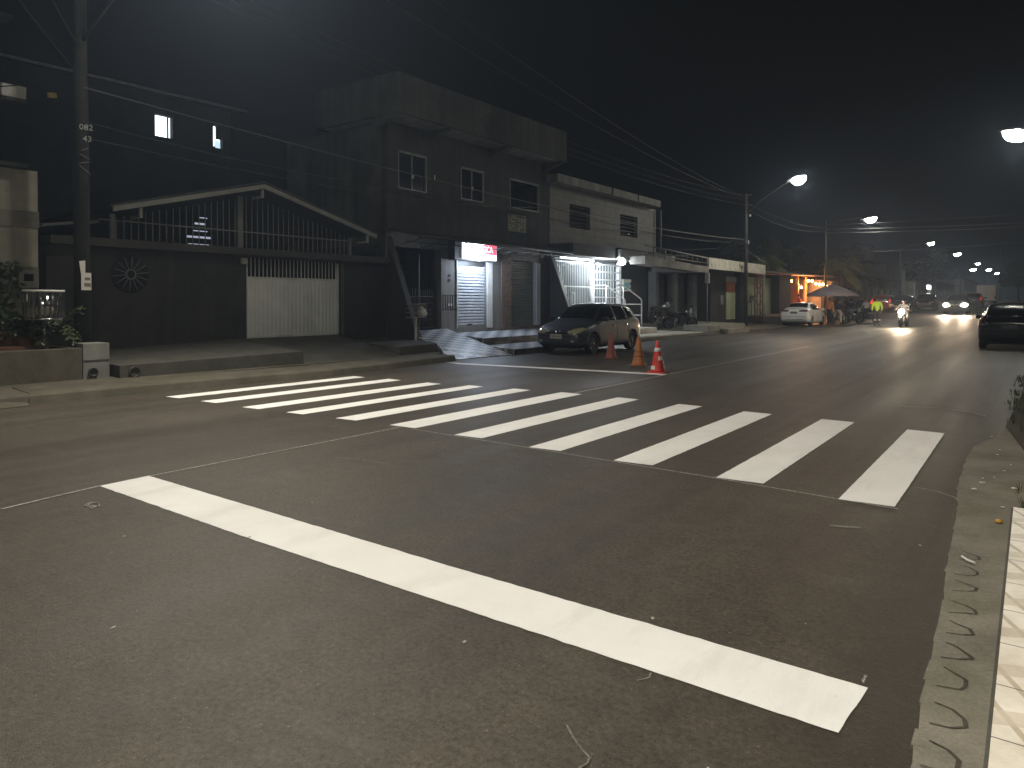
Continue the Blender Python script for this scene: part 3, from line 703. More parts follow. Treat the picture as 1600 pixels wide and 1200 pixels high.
# ---- two storey shop building
s = thing('shop_building', 'dark two storey shop building with overhanging parapet and roller shutters', 'building', (-16, 20, 0))
W1, W2, W3 = (15.71, 17.01, 5.11, 6.30), (18.71, 19.98, 5.13, 6.25), (21.57, 23.51, 5.14, 6.25)
wall('upper_wall', M("upper_render", (.050, .049, .043), .85, .2, 1.1, dirt=(.036, .034, .030), bmp=.15, streak=.35), s, -16, 15.25, 24.3, 3.75, 7.12, [W1, W2, W3])
MB().box(-21, -16.26, 15.25, 15.5, 0, 7.12).build('side_wall', PARA, s); MB().box(-27, -16.26, 24.05, 24.3, 0, 7.12).build('side_wall', PARA, s)
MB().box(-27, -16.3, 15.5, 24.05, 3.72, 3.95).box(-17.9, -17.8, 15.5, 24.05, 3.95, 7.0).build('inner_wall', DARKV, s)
# overhanging parapet: hollow box, soffit split by brackets
MB().box(-15.12, -15.0, 14.7, 24.0, 7.13, 8.30).box(-18.6, -15.12, 14.7, 14.85, 7.13, 8.30).box(-18.6, -15.12, 23.85, 24.0, 7.13, 8.2).box(-18.75, -18.6, 14.7, 24.0, 7.13, 8.3).build('parapet', PARA, s)
MB().box(-18.6, -15.12, 14.85, 23.85, 7.14, 7.30).build('soffit', SOFFIT, s)
for y in (14.72, 17.06, 20.32, 23.80): MB().prism([(-15.03, 7.12), (-15.99, 7.12), (-15.99, 6.80), (-15.3, 7.02)], 'y', y, y+.17).build('bracket', PARA, s)
window(s, -16.02, *W1); window(s, -16.02, *W2)
f = window(s, -16.02, *W3, glass=None, mid=False, knob=False)
MB().box(-15.995, -15.985, 17.35, 17.40, 5.6, 5.75).build('wall_bracket', PLASTW, s)
for y0, y1, z0 in ((15.7, 17.3, 5.02), (18.3, 20.2, 5.02), (21.3, 23.6, 4.98)):
    MB().tube([(-15.96, y0, z0), (-15.96, y1, z0-.02)], .012, 5).build('pipe', DARKM, s)
# ground floor
GF = [(15.45, 17.70, .5, 3.3), (18.50, 20.13, .70, 3.0), (21.61, 23.29, .63, 3.15)]
wall('lower_wall', WALLT, s, -16, 15.4, 24.3, .2, 3.748, GF, .3)
MB().box(-15.998, -15.96, 21.0, 21.61, .45, 3.3).box(-15.998, -15.96, 21.61, 23.6, .45, .63).build('brick_pillar', BRK, s)
MB().box(-15.998, -15.97, 23.56, 24.28, .45, 3.6).build('dark_panel', M("brown_panel", (.045, .032, .025), .7), s)
MB().box(-15.998, -15.95, 20.135, 20.43, .62, 3.02).build('white_jamb', WHITEM, s); MB().box(-15.999, -15.96, 18.45, 18.495, .65, 3.0).build('white_jamb', WHITEM, s)
MB().box(-15.998, -15.95, 23.295, 23.555, .64, 3.1).build('grey_jamb', M("grey_jamb", (.33, .33, .34), .6, .1, 3), s)
sh = corr('roller_shutter', SHUT, s, -16.12, 18.5, 20.13, .70, 2.82, .105, .035, True)
MB().box(-16.16, -16.07, 18.5, 20.13, 2.825, 2.99).build('shutter_box', DARKM, sh)
MB().box(-16.075, -16.06, 19.15, 19.40, .72, .78).build('handle', DARKM, sh)
sh = corr('roller_shutter', SHUTG, s, -16.15, 21.61, 23.29, .63, 3.12, .10, .03, True); sh['label'] = 'grey green roller shutter'
MB().box(-15.99, -15.98, 18.05, 18.17, 2.42, 2.50).build('number_plate', INK, s); MB().box(-15.99, -15.98, 18.05, 18.17, 2.25, 2.34).build('number_plate', INK, s)
MB().box(-15.99, -15.975, 18.02, 18.28, 1.42, 1.50).build('small_plate', PAPER, s)
# recessed entrance with slatted door, stone wall and iron gate
corr('slatted_door', SHUTD, s, -17.6, 15.5, 17.7, .5, 3.3, .21, .04, True)
MB().box(-17.6, -16.3, 17.55, 17.70, .5, 3.3).build('recess_wall', WALLD, s)
MB().prism([(15.6, .6), (17.5, .6), (17.5, 1.6), (16.4, .95), (15.6, .7)], 'x', -17.3, -17.15).build('stair_wall', STONE, s)
MB().box(-17.0, -16.9, 16.75, 17.5, .6, 1.75).build('stone_wall', STONE, s)
gt = MB()
barset(gt, -16.1, [15.95+.12*i for i in range(7)], 1.45, 2.0, .012); barset(gt, -16.1, [16.8+.11*i for i in range(7)], .66, 1.95, .010)
gt.box(-16.12, -16.08, 16.70, 16.75, .6, 3.1).box(-16.12, -16.08, 17.50, 17.55, .6, 3.2).box(-16.11, -16.09, 16.75, 17.5, .7, .73).box(-16.11, -16.09, 16.75, 17.5, 1.3, 1.33).box(-16.11, -16.09, 15.9, 17.5, 1.72, 1.75)
for z in (.95, 1.12, 1.5): gt.box(-16.11, -16.09, 16.75, 17.5, z, z+.02)
gt.build('iron_gate', BLACKM, s)
gt = MB(); barset(gt, -15.7, [17.45+.12*i for i in range(6)], 1.28, 1.78, .011); gt.box(-15.71, -15.69, 17.4, 18.15, 1.28, 1.305).box(-15.71, -15.69, 17.4, 18.15, 1.76, 1.785); gt.box(-16, -15.69, 18.14, 18.16, 1.3, 1.32)
gt.build('stair_rail', BLACKM, s)
# awning
aw = MB(); aw.slab([(-14.75, 15.3, 3.56), (-14.75, 24.2, 3.52), (-15.99, 24.2, 3.80), (-15.99, 15.3, 3.80)], .035); aw = aw.build('awning', ROOFD, s)
b = MB()
for i in range(9): b.tube([(-14.85, 15.6+i*1.05, 3.49), (-15.95, 15.6+i*1.05, 3.30), (-15.97, 15.6+i*1.05, 3.45)], .014, 5)
b.tube([(-14.8, 15.35, 3.50), (-14.8, 24.15, 3.46)], .022, 6).tube([(-15.3, 15.35, 3.40), (-15.3, 24.15, 3.40)], .016, 6); b.build('awning_frame', DARKM, aw)
b = MB()  # white beads stand in for highlights along the awning edge
for i in range(26): b.ball((-14.735, 20.4+i*.15, 3.50), .013, 6, 4)
b.build('awning_glints', WHITEM, aw)
# lit sign
sg = thing('lit_sign', 'white and red lit sign box over the bright roller shutter', 'sign', (-15.6, 17.8, 3.1))
MB().box(-15.99, -15.70, 18.05, 20.35, 2.99, 3.62).build('box', DARKM, sg)
fc = MB().box(-15.699, -15.66, 18.42, 20.28, 3.04, 3.60).build('face', EM("sign_white", (.86, .90, 1), 3.0), sg)
MB().box(-15.659, -15.655, 19.56, 20.27, 3.23, 3.595).build('red_panel', EM("sign_red", (.80, .06, .09), 1.0), fc)
LETW = EM("sign_letter", (1, .92, .92), 2.2)
text('lettering', 'ICA', .30, LETW, fc, (-15.652, 19.84, 3.40), (R(90), 0, R(90)), .002, sx=.95)
MB().box(-15.659, -15.655, 18.5, 20.2, 3.10, 3.13).build('small_print', EM("sign_grey", (.6, .62, .7), 1.0), fc)
MB().box(-15.64, -15.62, 18.80, 18.815, 3.36, 3.62).box(-15.64, -15.62, 19.35, 19.365, 3.36, 3.62).box(-15.64, -15.62, 18.1, 20.3, 3.36, 3.372).build('bracket', BLACKM, sg)
# notice on the upper wall
nb = thing('notice_board', 'faded printed banner on the dark wall under the open upper window', 'banner', (-16, 22, 4.3))
MB().box(-15.995, -15.975, 21.41, 22.58, 4.24, 4.90).build('sheet', M("banner", (.30, .285, .20), .8, .15, 5), nb)
b = MB(); rr = random.Random(5)
for k, z in enumerate((4.79, 4.68, 4.59, 4.51, 4.43, 4.36, 4.29)):
    y = 21.5
    while y < 22.45:
        l = rr.uniform(.04, .14)
        if rr.random() < .8: b.box(-15.974, -15.972, y, min(22.5, y+l), z, z+(.07 if k == 0 else .035))
        y += l+.03
b.build('printing', INK, nb)

# ---- tiled two storey building with white gates
t3 = thing('tiled_building', 'grey tiled two storey building with white barred gates and slab roof', 'building', (-16, 29, 0))
V1, V2 = (25.84, 27.58, 4.76, 5.76), (30.44, 32.28, 4.76, 5.79)
wall('upper_wall', PLAST, t3, -16, 24.31, 34.4, 3.95, 6.40, [V1, V2])
MB().box(-28, -16.26, 34.15, 34.4, 0, 6.4).build('side_wall', PARA, t3)
MB().box(-28, -15.45, 24.05, 28.55, 6.41, 6.74).box(-28, -15.45, 28.75, 31.2, 6.41, 6.74).box(-28, -15.45, 31.35, 33.8, 6.41, 6.74).box(-28, -15.55, 28.55, 28.75, 6.41, 6.70).box(-28, -15.55, 31.2, 31.35, 6.41, 6.7).build('roof_slab', SOFFIT, t3)
for v in (V1, V2):
    f = MB().box(-16.2, -16.19, v[0], v[1], v[2], v[3]).build('window', GLASSD, t3)
    b = MB()
    for k in range(6): b.obox((-16.1, (v[0]+v[1])/2, v[2]+.1+k*.165), (.10, v[1]-v[0], .018), 0, 0, .5)
    b.build('louvre', M("louvre_grey", (.07, .075, .065), .5), f)
MB().box(-15.99, -15.96, 30.30, 30.34, 4.84, 4.92).build('wall_clip', PLASTW, t3); MB().box(-15.99, -15.96, 31.2, 31.34, 4.84, 4.90).build('wall_clip', PLASTW, t3)
MB().box(-16.30, -14.9, 24.35, 27.95, 3.46, 3.94).build('canopy', M("canopy_dark", (.06, .06, .058), .85, .2, 1.5), t3)
MB().box(-16.30, -14.78, 27.96, 30.55, 3.46, 3.90).box(-16.30, -14.9, 30.56, 34.4, 3.50, 3.90).build('canopy_beam', M("canopy_pale", (.20, .20, .19), .85, .2, 1.2, dirt=(.1, .1, .095)), t3)
# lit room behind the gates
ROOM = M("white_room", (.15, .17, .18), .7, .06, 2)
b = MB(); b.box(-19.3, -19.2, 24.5, 30.5, .45, 3.45).box(-19.2, -16.3, 24.46, 24.56, .45, 3.45).box(-19.2, -16.3, 30.42, 30.5, .45, 3.45).box(-19.2, -16.3, 24.56, 30.42, .40, .46).box(-19.2, -16.31, 24.56, 30.42, 3.40, 3.455)
b.build('room', ROOM, t3)
for y, z0, z1, cc in ((25.4, 1.2, 2.6, (.10, .13, .16)), (27.0, .5, 2.3, (.16, .22, .24)), (28.6, .5, 1.9, (.30, .12, .08)), (29.6, 1.2, 2.4, (.40, .36, .2))):
    MB().box(-19.2, -18.9, y, y+.7, z0, z1).build('shelf_unit', M("stock", cc, .6, .3, 9), t3)
WM = M("gate_white", (.72, .74, .74), .45, .06, 3)
def gate(y0, y1, n, rows, name):
    b = MB(); z0, z1 = .5, 3.30
    b.box(-16.06, -16.0, y0, y0+.06, z0, z1).box(-16.06, -16.0, y1-.06, y1, z0, z1).box(-16.06, -16.0, y0+.06, y1-.06, z1-.06, z1).box(-16.06, -16.0, y0+.06, y1-.06, z0, z0+.06)
    for z in rows: b.box(-16.05, -16.015, y0+.06, y1-.06, z, z+.05)
    o = b.build(name, WM, t3); b = MB(); barset(b, -16.03, [y0+.06+(y1-y0-.12)*k/n for k in range(1, n)], z0+.06, z1-.06, .011); b.build('bars', WM, o); return o
gt = gate(24.75, 27.62, 19, (1.08, 2.2), 'barred_gate'); MB().box(-16.0, -15.985, 26.0, 26.28, 1.42, 1.46).box(-16.0, -15.985, 26.0, 26.28, 1.94, 1.98).box(-16.0, -15.985, 26.0, 26.04, 1.46, 1.94).box(-16.0, -15.985, 26.24, 26.28, 1.46, 1.94).build('lock_box', WM, gt)
gate(27.95, 30.42, 9, (.95, 1.35, 1.75, 2.15, 2.55, 2.92), 'grid_gate')
MB().box(-16.1, -15.98, 27.64, 27.93, .4, 3.45).build('gate_post', WM, t3)
MB().box(-16.2, -15.97, 30.43, 30.52, .4, 3.45).build('gate_post', WM, t3)
MB().box(-16.3, -16.1, 30.53, 33.6, .2, 3.49).build('lower_wall', M("blue_black_wall", (.04, .043, .048), .8), t3)
cmr = MB().tube([(-15.9, 27.75, 3.30), (-15.55, 27.75, 3.22)], .05, 8).ball((-15.8, 27.95, 3.18), .07); tag(rebase(cmr.build('security_camera', PLASTW), (-15.8, 27.8, 3.2)), 'white security cameras fixed above the post between the white gates', 'camera')
tube = thing('tube_light', 'long white tube light under the canopy over the white gates', 'light', (-15.6, 26.5, 3.4))
MB().tube([(-15.9, 25.0, 3.42), (-15.9, 27.5, 3.42)], .02, 8).build('lamp_tube', EM("tube_white", (.85, .95, 1), 14), tube)
bl = thing('flood_light', 'round glaring white light on the canopy corner above the handrail', 'light', (-15.3, 30.8, 3.5))
MB().ball((-14.70, 28.15, 3.34), .16, 12, 8).build('lamp', EM("flood_white", (.9, .96, 1), 30), bl); MB().box(-14.775, -14.62, 28.15, 28.35, 3.465, 3.56).build('housing', DARKM, bl)
bl = thing('flood_light', 'smaller oval light under the pale beam right of the glaring light', 'light', (-15.0, 31.6, 3.4))
MB().ball((-14.92, 29.6, 3.43), (.13, .18, .04), 12, 6).build('lamp', EM("flood_soft", (1, .96, .88), 9), bl); MB().box(-15.02, -14.82, 29.48, 29.72, 3.445, 3.459).build('housing', PLASTW, bl)
pd = thing('public_notice_box', 'turquoise and white box sign on the dark wall beside the handrail', 'sign', (-16, 31, 2.1))
MB().box(-16.1, -15.9, 30.62, 31.42, 2.08, 2.66).build('case', PLASTW, pd, bevel=.02); MB().box(-15.899, -15.885, 30.68, 31.2, 2.14, 2.5).build('panel', M("turquoise", (.10, .36, .42), .4, .25, 6), pd); MB().tube([(-15.84, 31.2, 2.5), (-15.82, 31.3, 2.3), (-15.84, 31.2, 2.2)], .035, 6).build('handset', BLACKM, pd)
hr = thing('handrail', 'white tubular handrail on the pale steps behind the grey hatchback', 'handrail', (-14.5, 29, .4))
WT = WM
for x in (-14.5, -15.35):
    b = MB(); b.tube([(-15.95 if x < -15 else x, 27.3, 2.28), (x, 27.9, 2.28), (x, 29.55, 1.72), (x, 29.7, 1.62), (x, 29.7, .42)], .032, 8); b.tube([(x, 27.0, 1.45), (x, 29.7, 1.45)], .024, 6)
    b.tube([(x, 27.9, .45), (x, 27.9, 2.28)], .024, 6).tube([(x, 29.2, .95), (x, 29.7, .95)], .02, 6); b.build('rail', WT, hr)
MB().tube([(-15.35, 29.7, 1.45), (-14.5, 29.7, 1.45)], .024, 6).tube([(-15.35, 29.7, .95), (-14.5, 29.7, .95)], .02, 6).build('cross_bar', WT, hr)
o = MB().tube([(-15.75, 34.46, 4.0), (-15.75, 34.46, 6.36)], .06, 8).build('downpipe', M("pipe_grey", (.24, .24, .235), .6, .1, 3), t3)

# ---------------------------------------------------------------- columned shop, fascia shop, bar
c4 = thing('columned_shop', 'low dark shop with square columns, concrete canopy and roof railing', 'building', (-16, 36, 0))
CANP = M("canopy_concrete", (.25, .245, .225), .85, .2, 1.2, dirt=(.13, .125, .115), streak=.3)
MB().box(-17.5, -14.0, 34.42, 36.72, 3.12, 3.46).build('canopy', CANP, c4)
MB().slab([(-14.0, 29.0, 3.62), (-14.0, 34.40, 3.50), (-14.76, 34.40, 3.50), (-14.76, 29.0, 3.62)], .36).build('canopy_edge', CANP, c4)
MB().box(-17.5, -16.6, 34.42, 47.5, .2, 3.11).build('back_wall', HD, c4)
CPM = (M("column_paint", (.20, .20, .19), .85, .2, 1.5, dirt=(.12, .12, .11)))
for y, w in ((33.75, .34), (36.15, .34), (38.9, .38)): MB().box(-16.1, -15.66, y, y+w, .3, 3.12).build('column', CPM, c4)
for y0, y1 in ((34.15, 36.1), (36.55, 38.85), (39.3, 41.0)): corr('dark_shutter', SHUTD, c4, -16.3, y0, y1, .3, 3.1, .12, .03, True)
b = MB(); b.tube([(-14.05, 29.05, 4.10), (-14.05, 36.70, 3.90)], .03, 6).tube([(-14.05, 29.05, 3.72), (-14.05, 36.70, 3.62)], .018, 6)
for i in range(12): b.tube([(-14.05, 29.3+i*.66, 3.5), (-14.05, 29.3+i*.66, 4.08-i*.016)], .018, 6)
b.build('roof_railing', M("rail_grey", (.16, .16, .155), .5, .15, 3), c4)
MB().tube([(-13.95, 36.4, .45), (-13.95, 36.4, 3.1)], .03, 8).build('post', STEEL, c4)
MB().box(-14.05, -13.85, 36.3, 36.5, 2.55, 3.1).build('post_bracket', FASC, c4)
MB().box(-17.6, -15.0, 28.6, 36.7, 3.95, 4.0).build('roof', ROOFD, c4)

c5 = thing('fascia_shop', 'low shop with long weathered white fascia board and pale green door', 'building', (-16, 46, 0))
fs = concrete("weathered_fascia", (.66, .63, .55), .3)
fa = MB().box(-14.12, -14.0, 36.74, 46.65, 3.34, 3.94).box(-16.9, -14.12, 46.53, 46.65, 3.34, 3.94).build('fascia', fs, c5)
b = MB(); rr = random.Random(3)
for i in range(26):
    y = rr.choice([rr.uniform(36.9, 46.4), rr.gauss(42.0, .5)]); z1 = rr.uniform(3.6, 3.92); b.box(-13.999, -13.996, y, y+rr.uniform(.02, .07), z1-rr.uniform(.1, .3), z1)
b.build('drip_stain', CONCD, fa)
MB().box(-18, -14.13, 36.74, 46.5, 3.40, 3.50).build('soffit', CANP, c5)
MB().slab([(-14.2, 36.74, 3.96), (-14.2, 47, 4.0), (-20, 47, 4.5), (-20, 36.74, 4.5)], .06).build('roof', ROOFD, c5)
MB().box(-16.4, -14.95, 39.5, 44.5, .3, 3.39).box(-16.4, -16.05, 44.5, 54.4, .3, 3.39).build('wall', WALLD, c5)
PGRN = M("pale_green", (.36, .40, .25), .7, .12, 2, dirt=(.24, .26, .17))
MB().box(-14.94, -14.88, 41.95, 43.5, .5, 2.15).build('green_door', PGRN, c5)
b = MB().box(-14.94, -14.87, 41.95, 43.45, 2.16, 2.72).build('orange_sign', M("orange_red", (.34, .10, .03), .6, .15, 3), c5)
text('lettering', 'OCA', .36, M("orange_letter", (.42, .20, .10), .6), b, (-14.865, 42.7, 2.44), (R(90), 0, R(90)), .002)
MB().box(-14.94, -14.82, 41.8, 43.54, 2.75, 3.1).build('lintel', CANP, c5)
MB().box(-14.94, -14.9, 41.0, 41.5, 1.4, 1.95).build('notice', M("notice_grey", (.15, .15, .14), .7), c5)
MB().box(-14.94, -14.6, 43.55, 44.5, .3, 3.38).build('dark_pillar', DARKV, c5)
corr('green_panel', PGRN, c5, -15.95, 47.95, 54.4, .65, 3.3, .42, .06, False)
MB().box(-15.87, -15.84, 50.6, 52.0, .9, 2.9).build('pink_door', M("pinkish", (.36, .29, .23), .7, .15, 2), c5)
MB().box(-15.87, -15.83, 50.3, 51.0, 2.5, 3.0).build('red_notice', M("red_notice", (.40, .08, .04), .6), c5)
MB().box(-16.3, -15.3, 54.45, 57.5, .4, 3.6).build('dark_column', M("dark_brown", (.03, .024, .02), .8), c5)
tb = thing('notice_stand', 'small dark stand with a tilted board in front of the green panels', 'stand', (-15.2, 47.6, .6))
MB().obox((-15.2, 47.6, 1.75), (.05, .7, .5), 0, 0, .3).build('board', DARKM, tb); MB().tube([(-15.2, 47.6, .6), (-15.2, 47.6, 1.6)], .03, 6).build('post', DARKM, tb)
tr = thing('lattice_mast', 'rusty lattice steel mast standing at the kerb before the green panels', 'mast', (-14, 45.3, .2))
b = MB(); RUST = M("rust", (.10, .045, .025), .8, .3, 5)
cs = ((-14.2, 45.1), (-13.85, 45.1), (-13.85, 45.6), (-14.2, 45.6))
for x, y in cs: b.tube([(x, y, .1), (x, y, 3.33)], .028, 6)
for k in range(6):
    for (xa, ya), (xb, yb) in zip(cs, cs[1:]+cs[:1]):
        za, zb = .2+k*.52, .2+(k+1)*.52
        b.tube([(xa, ya, za if k % 2 else zb), (xb, yb, zb if k % 2 else za)], .016, 5)
b.build('lattice', RUST, tr); MB().tube([(-13.8, 45.75, .1), (-13.8, 45.75, 3.3)], .035, 6).build('white_pipe', FASC, tr)

br = thing('street_bar', 'open fronted bar with warm string bulbs under a low roof', 'bar', (-16, 64, .3))
MB().slab([(-15.0, 46.7, 3.68), (-14.9, 57.5, 3.82), (-14.8, 70, 3.95), (-22, 70, 4.3), (-22, 46.7, 4.1)], .14).build('roof', M("bar_roof", (.16, .10, .07), .8, .2, 2), br)
WARMW = M("bar_wall", (.30, .15, .09), .8, .2, 1.2)
MB().box(-19.2, -19.0, 57.6, 72, .4, 3.75).box(-19, -16, 71.8, 72, .4, 3.75).box(-19, -15.3, 57.52, 57.6, .4, 3.7).build('back_wall', WARMW, br)
MB().box(-16.2, -15.7, 57.8, 64, .45, 1.45).build('red_counter', M("red_counter", (.42, .02, .025), .5, .1, 2), br)
TIM = M("bar_timber", (.34, .17, .07), .7, .25, 3)
for y in (58.2, 61.5, 64.2, 67.5): MB().box(-15.9, -15.75, y, y+.14, .4, 3.72).build('timber_post', TIM, br)
for y in (59.5, 60.7, 62.5, 65, 66): MB().box(-18.95, -18.6, y, y+.5, 1.2, 3.3).build('wall_cupboard', TIM, br)
MB().box(-16.5, -15.0, 66, 73, .4, 3.5).build('grey_wall', M("bar_grey_wall", (.20, .19, .185), .85, .2, 1.2), br)
b = MB()
for k in range(14): b.lathe([(.06, 0), (.075, .12), (.03, .25), (.03, .34), (0, .34)], (-15.95+rnd.uniform(-.1, .1), 58.2+k*.4, 1.451), 8)
b.build('bottles', M("bottle_mix", (.20, .08, .05), .3, .5, 9), br)
BULB = EM("warm_bulb", (1, .38, .09), 110)
bl = thing('string_lights', 'string of glowing warm bulbs hanging under the bar roof', 'string lights', (-15, 62, 3.2))
bs = [(-15.5, 58.4, 3.22), (-15.3, 60.6, 2.75)]+[(-15.0+.06*k, 61.6+k*1.0, 3.30-.07*k+.08*math.sin(k*1.9)) for k in range(9)]
MB().tube([(-15.5, 57.9, 3.5)]+[(x, y, z+.14) for x, y, z in bs], .012, 5).build('cord', BLACKM, bl)
for x, y, z in bs: MB().ball((x, y, z), .085, 8, 6).build('bulb', BULB, bl)

# ---------------------------------------------------------------- poles, lamps, wires
LENS = EM("street_lens", (1, .97, .84), 150)
LENSF = EM("far_street_lens", (1, .97, .84), 80)
def spot(parent, loc, w, size=150, blend=.7, tilt=(0, 0), col=(1, .93, .79), r=.12):
    d = bpy.data.lights.new("lamp_light", 'SPOT'); d.energy = w*LAMPK; d.spot_size = R(size); d.spot_blend = blend; d.shadow_soft_size = r; d.color = col
    o = bpy.data.objects.new("lamp_light", d); COL.objects.link(o); o.parent = parent; o.location = Vector(loc)-parent.location
    o.rotation_euler = (R(tilt[0]), R(tilt[1]), 0); return o
def street_lamp(label, pole, lamp, hz, w=0, far=False, name='street_lamp', scale=1.0, size=150, tilt=(0, 0), arm0=None):
    """concrete pole, long curved arm, bowl luminaire"""
    px, py, pz = pole; lx, ly, lz = lamp
    t = thing(name, label, 'street lamp', (px, py, pz), 'street lamps along the road')
    n = 6 if far else 12
    MB().tube([(px, py, pz-.3), (px, py, hz)], [.15, .095] if name == 'utility_pole' else [.12, .075], n).build('pole', POLED if name == 'utility_pole' else POLEC, t)
    a0 = Vector((px, py, arm0 or hz-.35)); a1 = Vector((lx, ly, lz+.05)); mid = (a0+a1)/2+Vector((0, 0, .28))
    MB().tube([a0, a0.lerp(mid, .6)+Vector((0, 0, .05)), mid.lerp(a1, .5)+Vector((0, 0, .04)), a1], .035, 6).build('arm', DARKM, t)
    d = Vector((lx-px, ly-py, 0)).normalized(); ang = math.atan2(d.y, d.x); s = scale
    m = Matrix.Translation((lx, ly, lz)) @ Euler((0, -.12, ang)).to_matrix().to_4x4()
    b = MB(); b.ball((0, 0, 0), (.42*s, .17*s, .10*s), 12, 6)
    for v in b.bm.verts:
        if v.co.z < .0: v.co.z *= .15
    b.bm.transform(m @ Matrix.Translation((0, 0, .03))); h = b.build('head', STEEL, t)
    b = MB(); b.ball((.08*s, 0, -.01), (.27*s, .17*s, .20*s), 12, 8)
    for v in b.bm.verts:
        if v.co.z > 0: v.co.z *= .5
    b.bm.transform(m); b.build('lens', LENSF if far else LENS, h)
    if w: spot(t, (lx, ly, lz-.22), w, size, .75, tilt)
    return t
near = street_lamp('dark concrete pole with painted digits and leaflets beside the planter', (-14.2, 5.83, .2), (-10.6, 6.6, 8.35), 9.3, 2700, name='utility_pole', size=142, tilt=(0, -32), arm0=6.3)
near['category'] = 'pole'
b = MB().box(-14.085, -14.08, 5.86, 5.97, 4.80, 4.83); b.bm.free()
DIG = M("painted_digit", (.62, .62, .60), .7)
text('digits', '082', .15, DIG, near, (-14.055, 5.86, 4.76), (R(90), 0, R(72)), .003)
text('digits', '43', .15, DIG, near, (-14.055, 5.88, 4.55), (R(90), 0, R(72)), .003)
b = MB()
for k, (z, a) in enumerate(((4.36, .5), (4.22, -.4), (4.12, .3), (3.98, -.6))):
    b.obox((-14.07, 5.84, z), (.02, .16+.03*k, .02), .2, a)
b.build('clamp_band', M('dull_band', (.12, .12, .115), .6, .2, 6), near)
MB().obox((-14.06, 5.80, 2.20), (.006, .15, .22), .25, .15).build('torn_leaflet', PAPER, near)
lf = MB().obox((-14.06, 5.84, 1.93), (.006, .19, .32), .2).build('leaflet', PAPER, near)
MB().obox((-14.055, 5.86, 1.98), (.004, .10, .05), .2).obox((-14.055, 5.86, 1.87), (.004, .12, .06), .2).build('print', M("leaflet_print", (.16, .15, .14), .8), lf)

def LP(px, h): return (-13.8, px, rise(px))
L1 = street_lamp('lamp on a long slanting arm over the fascia shop, largest of the lit left row', (-13.8, 42.2, 0), (-10.5, 40.52, 8.28), 8.0, 6000, arm0=6.75, scale=1.6, size=168)
L2 = street_lamp('second lit lamp of the row, above the bar umbrella and palm', (-13.8, 62.2, .5), (-10.5, 61.69, 8.11), 8.2, 3600, scale=1.6, size=176)
lab = ['third lit lamp along the left side of the road, over the far houses', 'fourth lit lamp along the road, above the oncoming headlights',
       'bright far lamp low above the small lit sign', 'small far lamp just above and right of the brightest far one', 'far lamp above the white van',
       'small far lamp right of the van', 'far lamp over the end of the road near the thin white pole', 'lowest tiny lamp at the end of the road']
for i, (y, z) in enumerate(((102.3, 8.91), (140, 9.62), (178, 8.44), (194.4, 10.38), (242.7, 10.84), (298, 11.58), (362, 11.5), (366, 9.4))):
    street_lamp(lab[i], (-13.8, y+.4, rise(y)), (-10.5, y, z), z-.3, 1600 if i < 3 else 0, far=True, scale=(1.4, 1.9, 2.0, 1.6, 2.4, 2.2, 3.2, 2.2)[i])
street_lamp('glaring lamp at the right picture edge over the dark parked car', (1.6, 33, .1), (-.42, 32.6, 7.88), 8.4, 2900, scale=1.7, size=168, tilt=(0, 10))
street_lamp('street lamp on the near pavement side, standing behind the viewer outside the picture', (2.2, -1.6, .05), (.1, -1.0, 8.1), 8.5, 2300, size=156, tilt=(8, 0))
bx = MB().box(-13.75, -13.6, 41.95, 42.15, 5.0, 5.2).tube([(-13.75, 42.2, 4.6), (-13.4, 42.6, 4.3), (-13.2, 43.5, 4.0)], .02, 5); bx.build('cable_box', STEEL, L1)
MB().ball((-13.62, 42.35, 6.70), .07, 8, 6).build('photocell', PLASTW, L1)
MB().tube([(-14.1, 42.2, 7.9), (-13.5, 42.2, 7.9)], .04, 6).tube([(-14.1, 42.2, 7.3), (-13.5, 42.2, 7.3)], .04, 6).build('crossarm', DARKM, L1)
MB().box(-13.9, -13.55, 61.9, 62.3, 7.2, 7.25).box(-13.9, -13.55, 61.9, 62.3, 7.5, 7.55).build('crossarm', DARKM, L2)
def wire(label, pts, r=.012, mat=WIREM, sag=.5, group='overhead wires'):
    out = []
    for a, c in zip(pts, pts[1:]):
        a = Vector(a); c = Vector(c)
        for k in range(13):
            u = k/12; q = a.lerp(c, u); q.z -= sag*4*u*(1-u)
            if not out or (q-out[-1]).length > 1e-4: out.append(q)
    o = MB().tube(out, r, 5, False).build('overhead_wire', mat); tag(o, label, 'wire', group); return rebase(o, pts[0])
wl = ('topmost thin wire from the near pole to the slanting arm lamp pole', 'second thin wire from the top between the near pole and the slanting arm lamp pole', 'lowest of the three close wires reaching the slanting arm lamp pole')
for k, z in enumerate((7.9, 7.62, 7.35)): wire(wl[k], [(-14.1+.15*k, -28, z+.8), (-14.1+.15*k, 5.83, z+.7), (-13.9, 42.2, z)], .008, BLACKM, .75)
wire('single paler wire below the three close wires left of the slanting arm lamp', [(-14.1, 5.83, 5.5), (-13.8, 42.2, 5.25)], .016, WIREB, .45)
wire('drooping service wire from the slanting arm lamp pole to the dark roofs', [(-13.8, 42.2, 5.0), (-18, 30.5, 4.6)], .012, WIREM, .4)
wire('dark cable along the shop front under its upper windows', [(-14.2, 5.83, 4.9), (-15.9, 15.4, 5.05), (-15.9, 24.2, 4.95), (-15.8, 34.3, 5.1), (-13.8, 42.2, 5.15)], .014, BLACKM, .12)
wire('lower sagging cable along the tiled building front', [(-14.2, 5.83, 4.6), (-15.85, 24.2, 5.4), (-13.8, 42.2, 5.05)], .014, BLACKM, .35)
